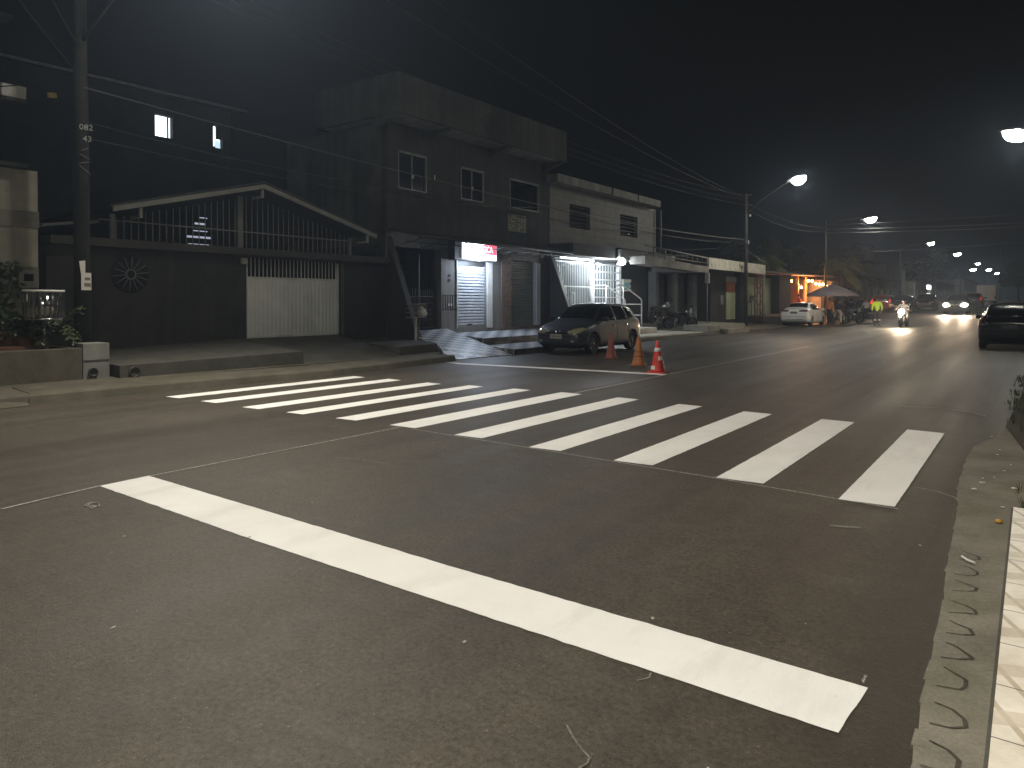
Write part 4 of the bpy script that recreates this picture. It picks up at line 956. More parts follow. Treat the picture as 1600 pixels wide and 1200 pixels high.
ww = ('long bright wire crossing the road low above the far lamps', 'pale wire crossing the road above the far houses, upper of a close pair', 'pale wire crossing the road above the far houses, lower of a close pair', 'faint topmost wire crossing the road beside the second lit lamp')
for k, (z0, z1, x1, y1) in enumerate(((5.5, 5.8, 6, 58), (7.55, 7.2, 3, 62), (7.25, 6.9, 3, 62), (7.9, 7.9, 3, 62))):
    wire(ww[k], [(-13.8, 62.2, z0), (x1, y1, z1)], .012, WIREB if k < 3 else WIREM, .12)
wire('wire from the slanting arm lamp pole to the second lit lamp', [(-13.8, 42.2, 7.5), (-13.8, 62.2, 7.7)], .012, WIREM, .4)
wire('short bright wire running up to the second lit lamp from the left', [(-13.8, 42.2, 7.1), (-13.8, 62.2, 7.4)], .014, WIREM, .5)
for k, (a, c, l) in enumerate((((-14.2, 5.83, 5.7), (-13.0, 3.0, 8.2), 'left slanting wire above the near pole'), ((-14.2, 5.83, 6.2), (-12.6, 3.6, 8.6), 'right slanting wire above the near pole'),
                            ((-14.2, 5.83, 5.75), (-17, 4.6, 5.75), 'near level wire from the near pole to the beige house'))): wire(l, [a, c], .012, WIREM, .1)
wire('upper long wire slanting down across the sky above the dark house', [(-9.5, 3.0, 8.6), (-13.9, 42.2, 7.8)], .006, BLACKM, .6)
wire('lower long wire slanting down across the sky above the dark house', [(-10.6, 3.0, 8.6), (-13.9, 42.2, 7.7)], .006, BLACKM, .6)
o = thing('thin_pole', 'thin pale pole at the far end of the road right of the white van', 'pole', (-5.2, 165, 1.7)); MB().tube([(-5.2, 165, 1.5), (-5.2, 165, 5.2)], .12, 6).build('lower_pole', FASC, o); MB().tube([(-5.2, 165, 5.2), (-5.2, 165, 12)], .10, 6).build('upper_pole', POLEC, o)

# ---------------------------------------------------------------- trees
def tree(label, x, y, z, h, rad, n, mat, seed, trunk_h=None, leaf=.16, group='trees behind the bar', shape=(1, 1, .8)):
    rr = random.Random(seed); t = thing('tree', label, 'tree', (x, y, z), group); th = trunk_h or h*.4
    b = MB(); b.tube([(x, y, z-.2), (x+rr.uniform(-.15, .15), y, z+th*.5), (x+rr.uniform(-.3, .3), y, z+th)], [.22, .17, .13], 8)
    cl = []
    for i in range(13):
        a = rr.uniform(0, 6.28); r = rad*math.sqrt(rr.random())*.85; zz = z+th+(h-th)*rr.uniform(.05, .95); cl.append((Vector((x+r*math.cos(a)*shape[0], y+r*math.sin(a)*shape[1], zz)), rad*rr.uniform(.28, .48)))
        if i < 9: b.tube([(x, y, z+th*.85), ((x+cl[-1][0].x)/2, (y+cl[-1][0].y)/2, (z+th+zz)/2), cl[-1][0]], [.09, .05, .02], 5)
    b.build('trunk', BARK, t); b = MB()
    for _ in range(n):
        c, r = rr.choice(cl); d = Vector((rr.gauss(0, 1), rr.gauss(0, 1), rr.gauss(0, 1))).normalized()*r*rr.random()**.45; q = c+Vector((d.x, d.y, d.z*shape[2]))
        u = Vector((rr.gauss(0, 1), rr.gauss(0, 1), rr.gauss(0, .5))).normalized(); v = u.cross(Vector((rr.gauss(0, 1), rr.gauss(0, 1), rr.gauss(0, 1)))).normalized()
        l = leaf*rr.uniform(.6, 1.4); b.face([q-u*l, q+v*l*.5, q+u*l, q-v*l*.5])
    b.build('crown', mat, t); return t
def palm(label, x, y, z, h, nf, ln, seed, mat=LEAFP, group='palms behind the bar'):
    rr = random.Random(seed); t = thing('palm_tree', label, 'palm', (x, y, z), group)
    top = Vector((x+.4, y, z+h)); MB().tube([(x, y, z-.2), (x+.05, y, z+h*.5), top], [.24, .17, .14], 8).build('trunk', BARK, t)
    b = MB(); s = MB()
    for i in range(nf):
        a = 6.28*i/nf+rr.uniform(-.2, .2); el = rr.uniform(-.2, 1.15); l = ln*rr.uniform(.8, 1.1); pts = []; d = Vector((math.cos(a), math.sin(a), 0))
        for k in range(9):
            u = k/8; pts.append(top+d*(l*(math.cos(el)*u*.9))+Vector((0, 0, l*(math.sin(el)*u-.75*u*u))))
        s.tube([pts[0], pts[3], pts[6], pts[8]], [.035, .025, .015, .006], 4, False); side = Vector((-d.y, d.x, 0))
        for k in range(1, 9):
            for m in range(3):
                q = pts[k-1].lerp(pts[k], m/3); tt = (pts[k]-pts[k-1]).normalized(); w = l*.24*math.sin(math.pi*min(.97, (k+m/3)/9.3+.06))
                for sg in (-1, 1):
                    e = q+side*sg*w*.75+tt*w*.5+Vector((0, 0, -w*rr.uniform(.35, .9))); n = tt*.045
                    b.face([q-n, q+n, q.lerp(e, .6)+n*.8, e, q.lerp(e, .6)-n*.8])
    s.build('frond_ribs', BARK, t); b.build('crown', mat, t); return t
palm('palm with long drooping fronds above the umbrella, in front of the others', -15.6, 75, .8, 4.3, 22, 3.4, 21)
palm('bushy low palm above the bar roof next to the white fascia', -18.3, 60, .4, 4.3, 20, 2.6, 22)
palm('dark tall palm between the two lit palms above the bar', -19.5, 72, .8, 5.6, 20, 2.8, 23, LEAF)
tree('dense dark round tree behind the bar left of the tall palm', -21.5, 66, .4, 6.4, 2.6, 3800, LEAF, 31)
tree('dark tree standing behind the umbrella, right of the palms', -17.5, 86, .9, 6.8, 2.8, 3800, LEAF, 32)
tree('dark tree mass above the columned shop roof', -24, 47, .2, 7.5, 3.0, 3800, LEAF, 33, group=None)
tree('dim leafy tree over the dark end of the road', -3.0, 210, 2, 9, 5, 2600, LEAF, 34, leaf=.4, group='trees at the far end of the road')
tree('low wide tree at the far right end of the road', 3.5, 190, 1.9, 7.5, 5, 2600, LEAF, 35, leaf=.4, group='trees at the far end of the road')
tree('tall dim tree behind the fourth lit lamp', -17, 150, 1.6, 9, 4, 2600, LEAF, 36, leaf=.3, group='trees at the far end of the road')

# ---------------------------------------------------------------- far buildings on the left
def far_house(label, y0, y1, h, x, mat, roof, wins=1, pitch=.9):
    z = rise((y0+y1)/2); t = thing('far_house', label, 'house', (x, (y0+y1)/2, z), 'houses far along the left side')
    MB().box(x-9, x, y0, y1, z-.5, z+h).build('wall', mat, t)
    MB().slab([(x+.9, y0-.3, z+h-.1), (x+.9, y1+.3, z+h-.1), (x-4.5, y1+.3, z+h+pitch), (x-4.5, y0-.3, z+h+pitch)], .12).slab([(x-4.51, y0-.3, z+h+pitch), (x-4.51, y1+.3, z+h+pitch), (x-9.8, y1+.3, z+h-.1), (x-9.8, y0-.3, z+h-.1)], .12).build('roof', roof, t)
    n = max(1, int((y1-y0)/4))
    for k in range(n):
        y = y0+(k+.5)*(y1-y0)/n
        f = MB().box(x+.005, x+.04, y-.7, y+.7, z+1.0, z+2.2).build('window', ALU, t); MB().box(x+.041, x+.05, y-.62, y+.62, z+1.08, z+2.12).build('pane', GLASSD, f)
    return t
FB = M("far_beige", (.24, .22, .17), .9, .25, .6); FG = M("far_grey", (.13, .125, .12), .9, .25, .6)
far_house('dim house with a sloping roof right behind the umbrella', 76, 86, 3.2, -15.2, FG, ROOFD)
far_house('pale walled house behind the hi-vis figure under a thin roof edge', 90, 108, 3.3, -15.4, FB, ROOFT)
far_house('dark two storey house above the parked dark cars', 110, 128, 5.6, -16.5, FG, ROOFD)
far_house('low pale house beside the small lit sign', 130, 150, 3.4, -15.5, FB, ROOFT)
far_house('brownish wall house behind the oncoming car', 152, 190, 3.6, -14.5, M("far_brown", (.12, .07, .05), .9, .25, .5), ROOFT)
far_house('dim block at the far end behind the white van', 200, 240, 5.0, -13.5, FG, ROOFD)
wt = thing('water_tower', 'dim square tower above the far roofs left of the fourth lamp', 'tower', (-22, 125, 1.3)); MB().box(-24, -21, 124, 127, 1, 10.2).build('shaft', FB, wt); MB().box(-24.2, -20.8, 123.8, 127.2, 10.2, 10.6).build('cap', FG, wt)
ls = thing('lit_roadside_sign', 'small white lit sign on thin posts at the far left roadside', 'sign', (-13.2, 128, 1.4))
MB().box(-13.4, -13.2, 126.8, 130.6, 3.6, 4.2).build('panel', EM("far_sign", (.95, .97, 1), 5), ls)
for y in (126.9, 128.7, 130.5): MB().tube([(-13.3, y, 1.2), (-13.3, y, 3.6)], .07, 6).build('post', FASC, ls)
rs = thing('road_sign', 'pale round road sign at the far right end of the road', 'sign', (.2, 150, 1.6)); MB().lathe([(0, 0), (.45, 0), (.45, .03), (0, .03)], (.2, 150, 4.2), 16, 'y').build('disc', FASC, rs); MB().tube([(.2, 150.05, 1.4), (.2, 150.05, 4.2)], .05, 6).build('post', STEEL, rs)

# ---------------------------------------------------------------- cars
CHROME = M("chrome", (.55, .55, .55), .15, .08, 5, metal=1)
LENSC = M("headlight_lens", (.40, .40, .38), .12, .15, 9, spec=.8)
LENSY = M("yellowed_lens", (.42, .40, .22), .2, .2, 9, spec=.8)
TAIL = M("tail_lens", (.09, .006, .008), .15, .3, 8, spec=.8)
TAILL = EM("tail_glow", (1, .06, .04), .3)
RIMS = M("alloy_rim", (.36, .36, .36), .35, .15, 9, metal=.7)
PLATE = M("plate_white", (.52, .52, .50), .5, .08, 9)
SEAM = M("panel_gap", (.008, .008, .008), .9)
PLASD = M("dark_plastic", (.02, .02, .02), .55, .2, 6)
HEAD = EM("headlight_on", (1, .84, .62), 300)

def loft(st, mat, name, parent, axles, wr):
    bm = bmesh.new(); rings = []
    for y, zb, wl, zt, wb, ztop, wt in st:
        zm = zb+(zt-zb)*.35
        h = [(0, zb), (.72*wl, zb), (wl-.05, zb+.03), (wl-.005, zb+.12), (wl, zm+.05), (wl-.002, zb+(zt-zb)*.72), (wb, zt), (wt+(wb-wt)*.42, zt+(ztop-zt)*.52), (wt+.02, ztop-.055*min(1, (ztop-zt)/.3+.3)), (wt*.82, ztop-.012), (wt*.4, ztop), (0, ztop+.004)]
        full = h+[(-x, z) for x, z in h[-2:0:-1]]; rings.append([bm.verts.new((x, y, z)) for x, z in full])
    n = len(rings[0])
    for A, B in zip(rings, rings[1:]):
        for j in range(n): bm.faces.new((A[j], A[(j+1) % n], B[(j+1) % n], B[j]))
    for ring, y, s in ((rings[0], st[0][0]-.02, .9), (rings[-1], st[-1][0]+.02, .9)):
        c = sum((v.co for v in ring), Vector())/n
        inn = [bm.verts.new((c+(v.co-c)*.72).xz.to_3d()) for v in ring]
        for v, o in zip(inn, ring): v.co = Vector((c.x+(o.co.x-c.x)*.75, y, c.z+(o.co.z-c.z)*.75))
        for j in range(n): bm.faces.new((ring[j], ring[(j+1) % n], inn[(j+1) % n], inn[j]))
        bm.faces.new(inn)
    bmesh.ops.recalc_face_normals(bm, faces=bm.faces)
    for f in bm.faces: f.smooth = True
    me = bpy.data.meshes.new(name); bm.to_mesh(me); bm.free()
    o = link(name, me, mat, parent); md = o.modifiers.new("s", 'SUBSURF'); md.levels = md.render_levels = 2
    o.data = evald(o); o.modifiers.clear()
    cut = MB()
    for ay in axles:
        for sx in (-1, 1): cut.lathe([(wr*1.13, -.2), (wr*1.16, .24)] if sx > 0 else [(wr*1.16, -.24), (wr*1.13, .2)], (sx*(st[len(st)//2][2]-.04), ay, wr+.01), 24, 'x', False)
    cu = cut.build('cut', SEAM); bo = o.modifiers.new("b", 'BOOLEAN'); bo.object = cu; bo.operation = 'DIFFERENCE'; bo.solver = 'EXACT'
    o.data = evald(o); o.modifiers.clear(); bpy.data.objects.remove(cu)
    if len(o.data.materials) < 1: o.data.materials.append(mat)
    return o
def tree_of(o):
    b = bmesh.new(); b.from_mesh(o.data); t = BVHTree.FromBMesh(b); b.free(); return t
def patch(bvh, poly, U, D, name, mat, parent, o0=(0, 0, 0), off=.006, grid=.12, deep=.02, V=(0, 0, 1)):
    """a piece that follows the body: the polygon (u,v) is laid on the surface along D and given a rim"""
    U = Vector(U).normalized(); V = Vector(V); D = Vector(D).normalized(); o0 = Vector(o0)
    bm = bmesh.new(); bm.faces.new([bm.verts.new((p[0], p[1], 0)) for p in poly])
    for ax in (0, 1):
        lo, hi = min(p[ax] for p in poly), max(p[ax] for p in poly); n = max(1, round((hi-lo)/grid))
        for i in range(1, n):
            co = [0, 0, 0]; co[ax] = lo+(hi-lo)*i/n; no = [0, 0, 0]; no[ax] = 1
            bmesh.ops.bisect_plane(bm, geom=bm.verts[:]+bm.edges[:]+bm.faces[:], plane_co=co, plane_no=no)
    bmesh.ops.triangulate(bm, faces=bm.faces[:]); bad = []
    for v in bm.verts:
        s = o0+U*v.co.x+V*v.co.y-D*6; h = bvh.ray_cast(s, D)
        if h[0] is None: bad.append(v)
        else:
            nn = h[1] if h[1].dot(D) < 0 else -h[1]
            v.co = h[0]+nn*off*.6-D*off*.6
    if bad: bmesh.ops.delete(bm, geom=bad, context='VERTS')
    if not bm.faces: bm.free(); return None
    for f in bm.faces: f.smooth = True
    r = bmesh.ops.extrude_face_region(bm, geom=bm.faces[:])
    for v in [g for g in r['geom'] if isinstance(g, bmesh.types.BMVert)]: v.co += D*deep
    bmesh.ops.recalc_face_normals(bm, faces=bm.faces)
    me = bpy.data.meshes.new(name); bm.to_mesh(me); bm.free(); me.transform(Matrix.Translation(ORIG[parent.name]))
    return link(name, me, mat, parent)
def wheels(t, axles, hw, r, rim=None, width=.19):
    for ay in axles:
        for sx in (-1, 1):
            x = sx*(hw-.03); i = -sx
            w = MB().lathe([(r*.62, i*width), (r*.93, i*width), (r, i*width*.82), (r, i*.03), (r*.95, 0), (r*.66, i*.004), (r*.62, i*.03), (r*.62, i*width)], (x, ay, r), 28, 'x').build('wheel', RUBBER, t)
            b = MB().lathe([(0, i*.06), (r*.60, i*.06), (r*.64, i*.01), (r*.60, i*.012), (r*.56, i*.05), (0, i*.05)], (x, ay, r), 24, 'x')
            for k in range(7):
                a = 2*math.pi*k/7; b.obox((x+i*.028, ay+r*.33*math.cos(a), r+r*.33*math.sin(a)), (.03, r*.56, r*.13), 0, a)
            b.lathe([(0, i*.0), (r*.13, i*.004), (r*.14, i*.05), (0, i*.05)], (x, ay, r), 12, 'x'); b.build('rim', rim or RIMS, w)
def seam(bvh, pts, U, D, parent, w=.012, name='door_gap', mat=SEAM):
    for a, c in zip(pts, pts[1:]):
        d = Vector((c[0]-a[0], c[1]-a[1])).normalized(); n = Vector((-d.y, d.x))*w/2
        patch(bvh, [(a[0]-n.x, a[1]-n.y), (c[0]-n.x, c[1]-n.y), (c[0]+n.x, c[1]+n.y), (a[0]+n.x, a[1]+n.y)], U, D, name, mat, parent, off=.003, grid=.1, deep=.004)

HATCH = [(-2.0, .40, .66, .86, .64, .93, .50), (-1.95, .29, .79, .93, .765, 1.02, .55), (-1.84, .22, .85, .97, .82, 1.24, .57), (-1.62, .2, .865, .98, .845, 1.44, .565), (-1.2, .19, .87, .97, .855, 1.505, .575), (-.6, .18, .87, .955, .86, 1.53, .585), (0, .18, .87, .94, .86, 1.53, .585),
         (.38, .18, .87, .93, .858, 1.47, .58), (.72, .18, .87, .92, .855, 1.25, .61), (1.02, .18, .87, .91, .85, 1.01, .64), (1.2, .18, .868, .90, .84, .965, .63), (1.55, .19, .86, .84, .81, .91, .58), (1.82, .22, .80, .76, .75, .83, .52), (1.95, .26, .72, .66, .66, .72, .45), (2.0, .34, .60, .58, .54, .62, .38)]
SEDAN = [(-2.2, .42, .64, .88, .62, .97, .50), (-2.15, .30, .78, .95, .75, 1.05, .55), (-2.02, .24, .85, .98, .81, 1.09, .58), (-1.72, .21, .87, .98, .84, 1.11, .59), (-1.52, .2, .87, .975, .845, 1.16, .58), (-1.15, .19, .87, .97, .85, 1.36, .565), (-.75, .18, .87, .96, .855, 1.455, .57), (-.2, .18, .87, .95, .86, 1.475, .58), (.2, .18, .87, .94, .86, 1.45, .58),
         (.5, .18, .87, .93, .855, 1.34, .585), (.85, .18, .87, .92, .85, 1.10, .62), (1.1, .18, .87, .91, .845, .985, .64), (1.5, .19, .865, .86, .82, .92, .60), (1.9, .21, .83, .78, .77, .84, .54), (2.12, .25, .75, .68, .69, .74, .47), (2.2, .33, .62, .58, .56, .62, .4)]
def car(name, label, cat, paint, kind='hatch', loc=(0, 0, 0), rz=0, plate=None, lens=LENSC, lights=False, tails=None, emblem=True, group=None, rim=None, detail=True):
    t = thing(name, label, cat, (0, 0, 0), group); st = HATCH if kind == 'hatch' else SEDAN; F = st[-1][0]; B = st[0][0]
    ax = (-1.28, 1.23) if kind == 'hatch' else (-1.32, 1.32); r = .305
    body = loft(st, paint, 'body', t, ax, r); bv = tree_of(body)
    k = 0 if kind == 'hatch' else .03
    # glass
    up = (0, 1, 0); 
    if kind == 'hatch': ws = [(-.66, .98), (.66, .98), (.53, .41), (-.53, .41)]
    else: ws = [(-.66, 1.02), (.66, 1.02), (.53, .36), (-.53, .36)]
    patch(bv, ws, (1, 0, 0), (0, 0, -1), 'windscreen', GLASSD, t, V=(0, 1, 0), deep=.03)
    if kind == 'hatch': patch(bv, [(-.62, 1.02), (.62, 1.02), (.52, 1.40), (-.52, 1.40)], (1, 0, 0), (0, 1, 0), 'rear_window', GLASSD, t)
    else: patch(bv, [(-.60, -1.52), (.60, -1.52), (.51, -.92), (-.51, -.92)], (1, 0, 0), (0, 0, -1), 'rear_window', GLASSD, t, V=(0, 1, 0), deep=.03)
    for sx in (-1, 1):
        D = (-sx, 0, 0); U = (0, 1, 0)
        if kind == 'hatch': wins = [[(.92, .985), (.40, 1.36), (-.16, 1.44), (-.16, .985)], [(-.24, .985), (-.24, 1.44), (-.92, 1.42), (-.98, .99)], [(-1.06, 1.0), (-1.0, 1.41), (-1.36, 1.33), (-1.46, 1.06)]]
        else: wins = [[(.92, 1.0), (.42, 1.30), (-.12, 1.385), (-.12, 1.0)], [(-.20, 1.0), (-.20, 1.385), (-.78, 1.36), (-1.08, 1.20), (-1.12, 1.02)]]
        for w in wins: patch(bv, w, U, D, 'side_window', GLASSD, t, deep=.03)
        if detail:
            seam(bv, [(.98, .90), (.92, .30)], U, D, t); seam(bv, [(-.20, .96), (-.20, .28)], U, D, t)
            seam(bv, [(-1.02, .95), (-.98, .60), (-1.0, .55)] if kind == 'hatch' else [(-1.14, .98), (-.96, .60)], U, D, t)
            seam(bv, [(.92, .27), (-.9, .27)], U, D, t, .014)
            for y in (-.05, -.90): patch(bv, [(y, .80), (y+.15, .80), (y+.15, .835), (y, .835)], U, D, 'door_handle', CHROME if emblem else paint, t, off=.02, deep=.03)
        m = MB().obox((sx*.955, .72, 1.02), (.19, .11, .14), 0).build('mirror', PLASD if kind == 'hatch' else paint, t, bevel=.03)
        MB().obox((sx*.87, .74, .985), (.12, .05, .04)).build('mirror_arm', PLASD, m)
        # lamps wrapped round the corners
        dv = Vector((-sx*.55, -.83, 0))
        u = Vector((sx*.83, -.55, 0))
        hl = [(.36, .60), (.70, .635), (.90, .75), (.78, .795), (.52, .755), (.34, .68)]
        L = patch(bv, [(a*1.0, z+k) for a, z in hl], u, dv, 'headlight', HEAD if lights else lens, t, o0=(0, F, 0), off=.008, grid=.07)
        dv = Vector((-sx*.5, .86, 0)); u = Vector((sx*.86, .5, 0))
        if kind == 'hatch': tl = [(.54, .74), (.76, .76), (.74, 1.10), (.60, 1.14)]
        else: tl = [(.26, .90), (.70, .90), (.84, .98), (.74, 1.02), (.26, .98)]
        patch(bv, tl, u, dv, 'tail_light', tails or TAIL, t, o0=(0, B, 0), off=.008, grid=.07)
    D = (0, -1, 0); U = (1, 0, 0)
    for sx in (-1, 1): patch(bv, [(sx*.04, .60), (sx*.34, .61), (sx*.38, .70), (sx*.06, .70)], U, D, 'grille', PLASD, t, off=.006)
    patch(bv, [(-.52, .27), (.52, .27), (.46, .43), (-.46, .43)], U, D, 'lower_grille', PLASD, t, off=.006)
    if emblem and kind == 'hatch': patch(bv, [(0, .585), (.045, .65), (0, .715), (-.045, .65)], U, D, 'emblem', CHROME, t, off=.02)
    if detail:
        seam(bv, [(.62, .545), (-.62, .545)], U, D, t, .014, 'bumper_gap')
        for sx in (-1, 1): patch(bv, [(sx*.50, .36), (sx*.60, .36), (sx*.60, .42), (sx*.50, .42)], U, D, 'fog_lamp', LENSC, t, off=.008)
    if plate: 
        pl = MB().box(-.20, .20, F+.012, F+.026, .465, .595).build('number_plate', PLATE, t)
        text('plate_text', plate, .085, INK, pl, (0, F+.028, .53), (R(90), 0, R(180)), .002)
    D = (0, 1, 0)
    patch(bv, [(-.62, .30), (.62, .30), (.56, .44), (-.56, .44)], U, D, 'rear_valance', PLASD, t, off=.006)
    MB().box(-.21, .21, B-.036, B-.02, .70 if kind == 'hatch' else .78, .82 if kind == 'hatch' else .90).build('rear_plate', M("rear_plate", (.16, .16, .155), .5), t)
    if detail:
        seam(bv, [(-.66, .60), (.66, .60)], U, D, t, .014, 'bumper_gap'); seam(bv, [(-.6, .975), (.6, .975)] if kind == 'hatch' else [(-.6, 1.03), (.6, 1.03)], U, D, t, .012, 'boot_gap')
        MB().tube([(.25, -.9, 1.5), (.25, -1.15, 1.68)], .006, 5).build('aerial', PLASD, t)
    wheels(t, ax, .87, r, rim)
    MB().box(-.6, .6, -1.7, 1.7, .17, .28).build('underbody', PLASD, t)
    if lights:
        for sx in (-1, 1):
            d = bpy.data.lights.new("headlight_beam", 'SPOT'); d.energy = 850; d.spot_size = R(50); d.spot_blend = .8; d.color = (1, .74, .50); d.shadow_soft_size = .06
            o = bpy.data.objects.new("headlight_beam", d); COL.objects.link(o); o.parent = t; o.location = (sx*.62, F+.25, .68); o.rotation_euler = (R(86), 0, 0)
            MB().ball((sx*.60, F-.10, .70), (.19, .16, .14), 12, 8).build('headlamp_glow', HEAD, t)
    t.location = loc; t.rotation_euler = (0, 0, rz); return t
GREYP = carpaint("graphite_paint", (.052, .060, .072), .42, .1, .25); WHITEP = carpaint("white_paint", (.78, .77, .76), .3, 0); BLKP = carpaint("black_paint", (.010, .010, .011), .22, .2)
REDP = carpaint("red_paint", (.10, .008, .010), .3, .1); SILP = carpaint("silver_paint", (.09, .09, .09), .3, .5)
car('parked_hatchback', 'dark grey hatchback parked facing the viewer beside the shop terrace', 'car', GREYP, 'hatch', (-11.43, 19.72, 0), R(180), 'NBS 8618', LENSY, rim=M("dark_alloy", (.10, .10, .10), .35, .2, 9, metal=.7))
car('parked_sedan', 'white sedan parked with its rear to the viewer in front of the bar', 'car', WHITEP, 'sedan', (-11.75, 47.2, .07), R(-1), None, emblem=False)
car('parked_hatchback', 'black hatchback parked at the right edge of the road under the glaring lamp', 'car', BLKP, 'hatch', (-.62, 29.75, 0), R(0), None, emblem=False)
car('oncoming_car', 'oncoming car with both headlights glaring down the road', 'car', SILP, 'hatch', (-4.9, 66.5, .62), R(180), None, lights=True, emblem=False, detail=False)
car('red_car', 'dark red car parked behind the hi-vis figure', 'car', REDP, 'hatch', (-10.4, 68.6, .64), R(0), None, tails=TAILL, emblem=False, detail=False)
car('dark_car', 'black car facing the viewer just left of the oncoming motorcycle', 'car', BLKP, 'hatch', (-8.9, 67.6, .62), R(180), None, emblem=False, detail=False)
car('dark_car', 'dark silver car parked beyond the black one on the left', 'car', SILP, 'hatch', (-8.1, 76.5, .84), R(180), None, emblem=False, detail=False)
car('small_red_car', 'small red car driving away between the headlights and the white van', 'car', REDP, 'hatch', (-5.0, 88, .98), R(0), None, tails=TAILL, emblem=False, detail=False)
v = thing('white_van', 'boxy white van seen from behind at the far end of the road', 'van', (0, 0, 0))
MB().box(-1.0, 1.0, -2.4, 1.3, .45, 2.45).build('cargo_body', M("van_white", (.58, .57, .57), .5, .08, 2), v, bevel=.08)
MB().box(-.93, .93, 1.32, 2.6, .45, 1.9).build('cab', WHITEP, v, bevel=.15)
MB().box(-.006, .006, -2.412, -2.40, .6, 2.35).build('door_gap', SEAM, v)
for sx in (-1, 1): MB().box(sx*.9-.06, sx*.9+.06, -2.43, -2.40, .8, 1.15).build('tail_light', TAIL, v)
MB().box(-.95, .95, -2.5, -2.40, .42, .56).build('bumper', PLASD, v)
wheels(v, (-1.4, 1.7), .98, .34); v.location = (-4.7, 107.5, 1.16)

# ---------------------------------------------------------------- motorcycles
RIMM = M('moto_rim', (.12, .12, .12), .4, .2, 9, metal=.5)
def moto(name, label, paint, loc, rz, lean=0, lit=False, group=None, reflect=False):
    t = thing(name, label, 'motorcycle', (0, 0, 0), group); r = .30
    for y, nm in ((-.62, 'rear_wheel'), (.66, 'front_wheel')):
        w = MB().lathe([(r*.80, -.045), (r*.95, -.05), (r, -.02), (r, .02), (r*.95, .05), (r*.80, .045), (r*.80, -.045)], (0, y, r), 28, 'x').build(nm, RUBBER, t)
        b = MB().lathe([(r*.70, -.03), (r*.80, -.03), (r*.80, .03), (r*.70, .03), (r*.70, -.03)], (0, y, r), 28, 'x').lathe([(0, -.07), (.045, -.07), (.045, .07), (0, .07)], (0, y, r), 10, 'x')
        for k in range(6): a = math.pi*k/3; b.tube([(0, y, r), (0, y+r*.74*math.cos(a), r+r*.74*math.sin(a))], .012, 5)
        b.build('rim', RIMM, w)
    b = MB()
    for sx in (-1, 1): b.tube([(sx*.085, .66, r), (sx*.085, .50, .74), (sx*.08, .42, .96)], .024, 6)
    b.build('fork', CHROME, t)
    MB().tube([(-.36, .30, 1.04), (-.30, .36, 1.03), (-.08, .42, .98), (.08, .42, .98), (.30, .36, 1.03), (.36, .30, 1.04)], .016, 6).build('handlebar', BLACKM, t)
    for sx in (-1, 1): MB().tube([(sx*.26, .38, 1.03), (sx*.30, .40, 1.17)], .007, 5).obox((sx*.33, .40, 1.20), (.12, .02, .08)).build('mirror', PLASD, t)
    MB().lathe([(0, -.08), (.11, -.06), (.155, .0), (.15, .03), (0, .06)], (0, .52, .90), 14, 'y').build('headlight', EM("moto_headlight", (1, .82, .58), 400) if lit else LENSC, t)
    g = MB().ball((0, .16, .80), (.135, .26, .12), 14, 8); g.build('tank', paint, t)
    MB().hexa([(-.09, -.62, .78), (.09, -.62, .78), (.11, .02, .74), (-.11, .02, .74), (-.10, -.64, .86), (.10, -.64, .86), (.11, .02, .80), (-.11, .02, .80)]).build('seat', BLACKM, t, bevel=.02)
    MB().box(-.13, .13, -.08, .30, .30, .62).tube([(-.10, .18, .45), (.10, .18, .45)], .12, 10).build('engine', DARKM, t, bevel=.02)
    MB().tube([(0, .42, .92), (0, .30, .55), (0, .20, .28), (0, -.15, .28), (0, -.30, .60), (0, .25, .80)], .025, 6).tube([(0, -.15, .32), (0, -.62, .32)], .03, 6).tube([(0, -.3, .62), (0, -.65, .75)], .03, 6).build('frame', BLACKM, t)
    for sx in (-1, 1): MB().hexa([(sx*.09, -.72, .66), (sx*.12, -.72, .66), (sx*.14, -.20, .55), (sx*.10, -.20, .55), (sx*.09, -.74, .76), (sx*.12, -.74, .76), (sx*.14, -.15, .73), (sx*.10, -.15, .73)]).build('side_panel', paint, t, bevel=.01)
    b = MB()
    for y, a0, a1 in ((.66, 20, 150), (-.62, 30, 175)):
        pts = [(y+.345*math.cos(R(a0+(a1-a0)*k/8)), .30+.345*math.sin(R(a0+(a1-a0)*k/8))) for k in range(9)]
        for p, q in zip(pts, pts[1:]): b.hexa([(-.06, p[0], p[1]), (.06, p[0], p[1]), (.06, q[0], q[1]), (-.06, q[0], q[1]), (-.05, p[0], p[1]+.012), (.05, p[0], p[1]+.012), (.05, q[0], q[1]+.012), (-.05, q[0], q[1]+.012)])
    b.build('mudguard', paint, t)
    MB().tube([(.12, .25, .36), (.16, .0, .24), (.17, -.3, .30), (.18, -.80, .42)], [.02, .025, .04, .045], 8).build('exhaust', CHROME, t)
    MB().box(-.06, .06, -.80, -.74, .72, .80).build('tail_light', TAIL, t)
    MB().tube([(-.3, .0, .30), (.3, .0, .30)], .015, 5).tube([(-.08, .0, .28), (-.22, -.12, .02)], .012, 5).build('foot_pegs', BLACKM, t)
    if reflect: MB().box(-.10, .10, -.83, -.815, .30, .55).build('reflective_plate', M("reflective", (.62, .56, .42), .5), t)
    if lit:
        d = bpy.data.lights.new("headlight_beam", 'SPOT'); d.energy = 650; d.spot_size = R(60); d.spot_blend = .8; d.color = (1, .72, .46); d.shadow_soft_size = .06
        o = bpy.data.objects.new("headlight_beam", d); COL.objects.link(o); o.parent = t; o.location = (0, .68, .88); o.rotation_euler = (R(84), 0, 0)
    t.location = loc; t.rotation_euler = (0, lean, rz); return t
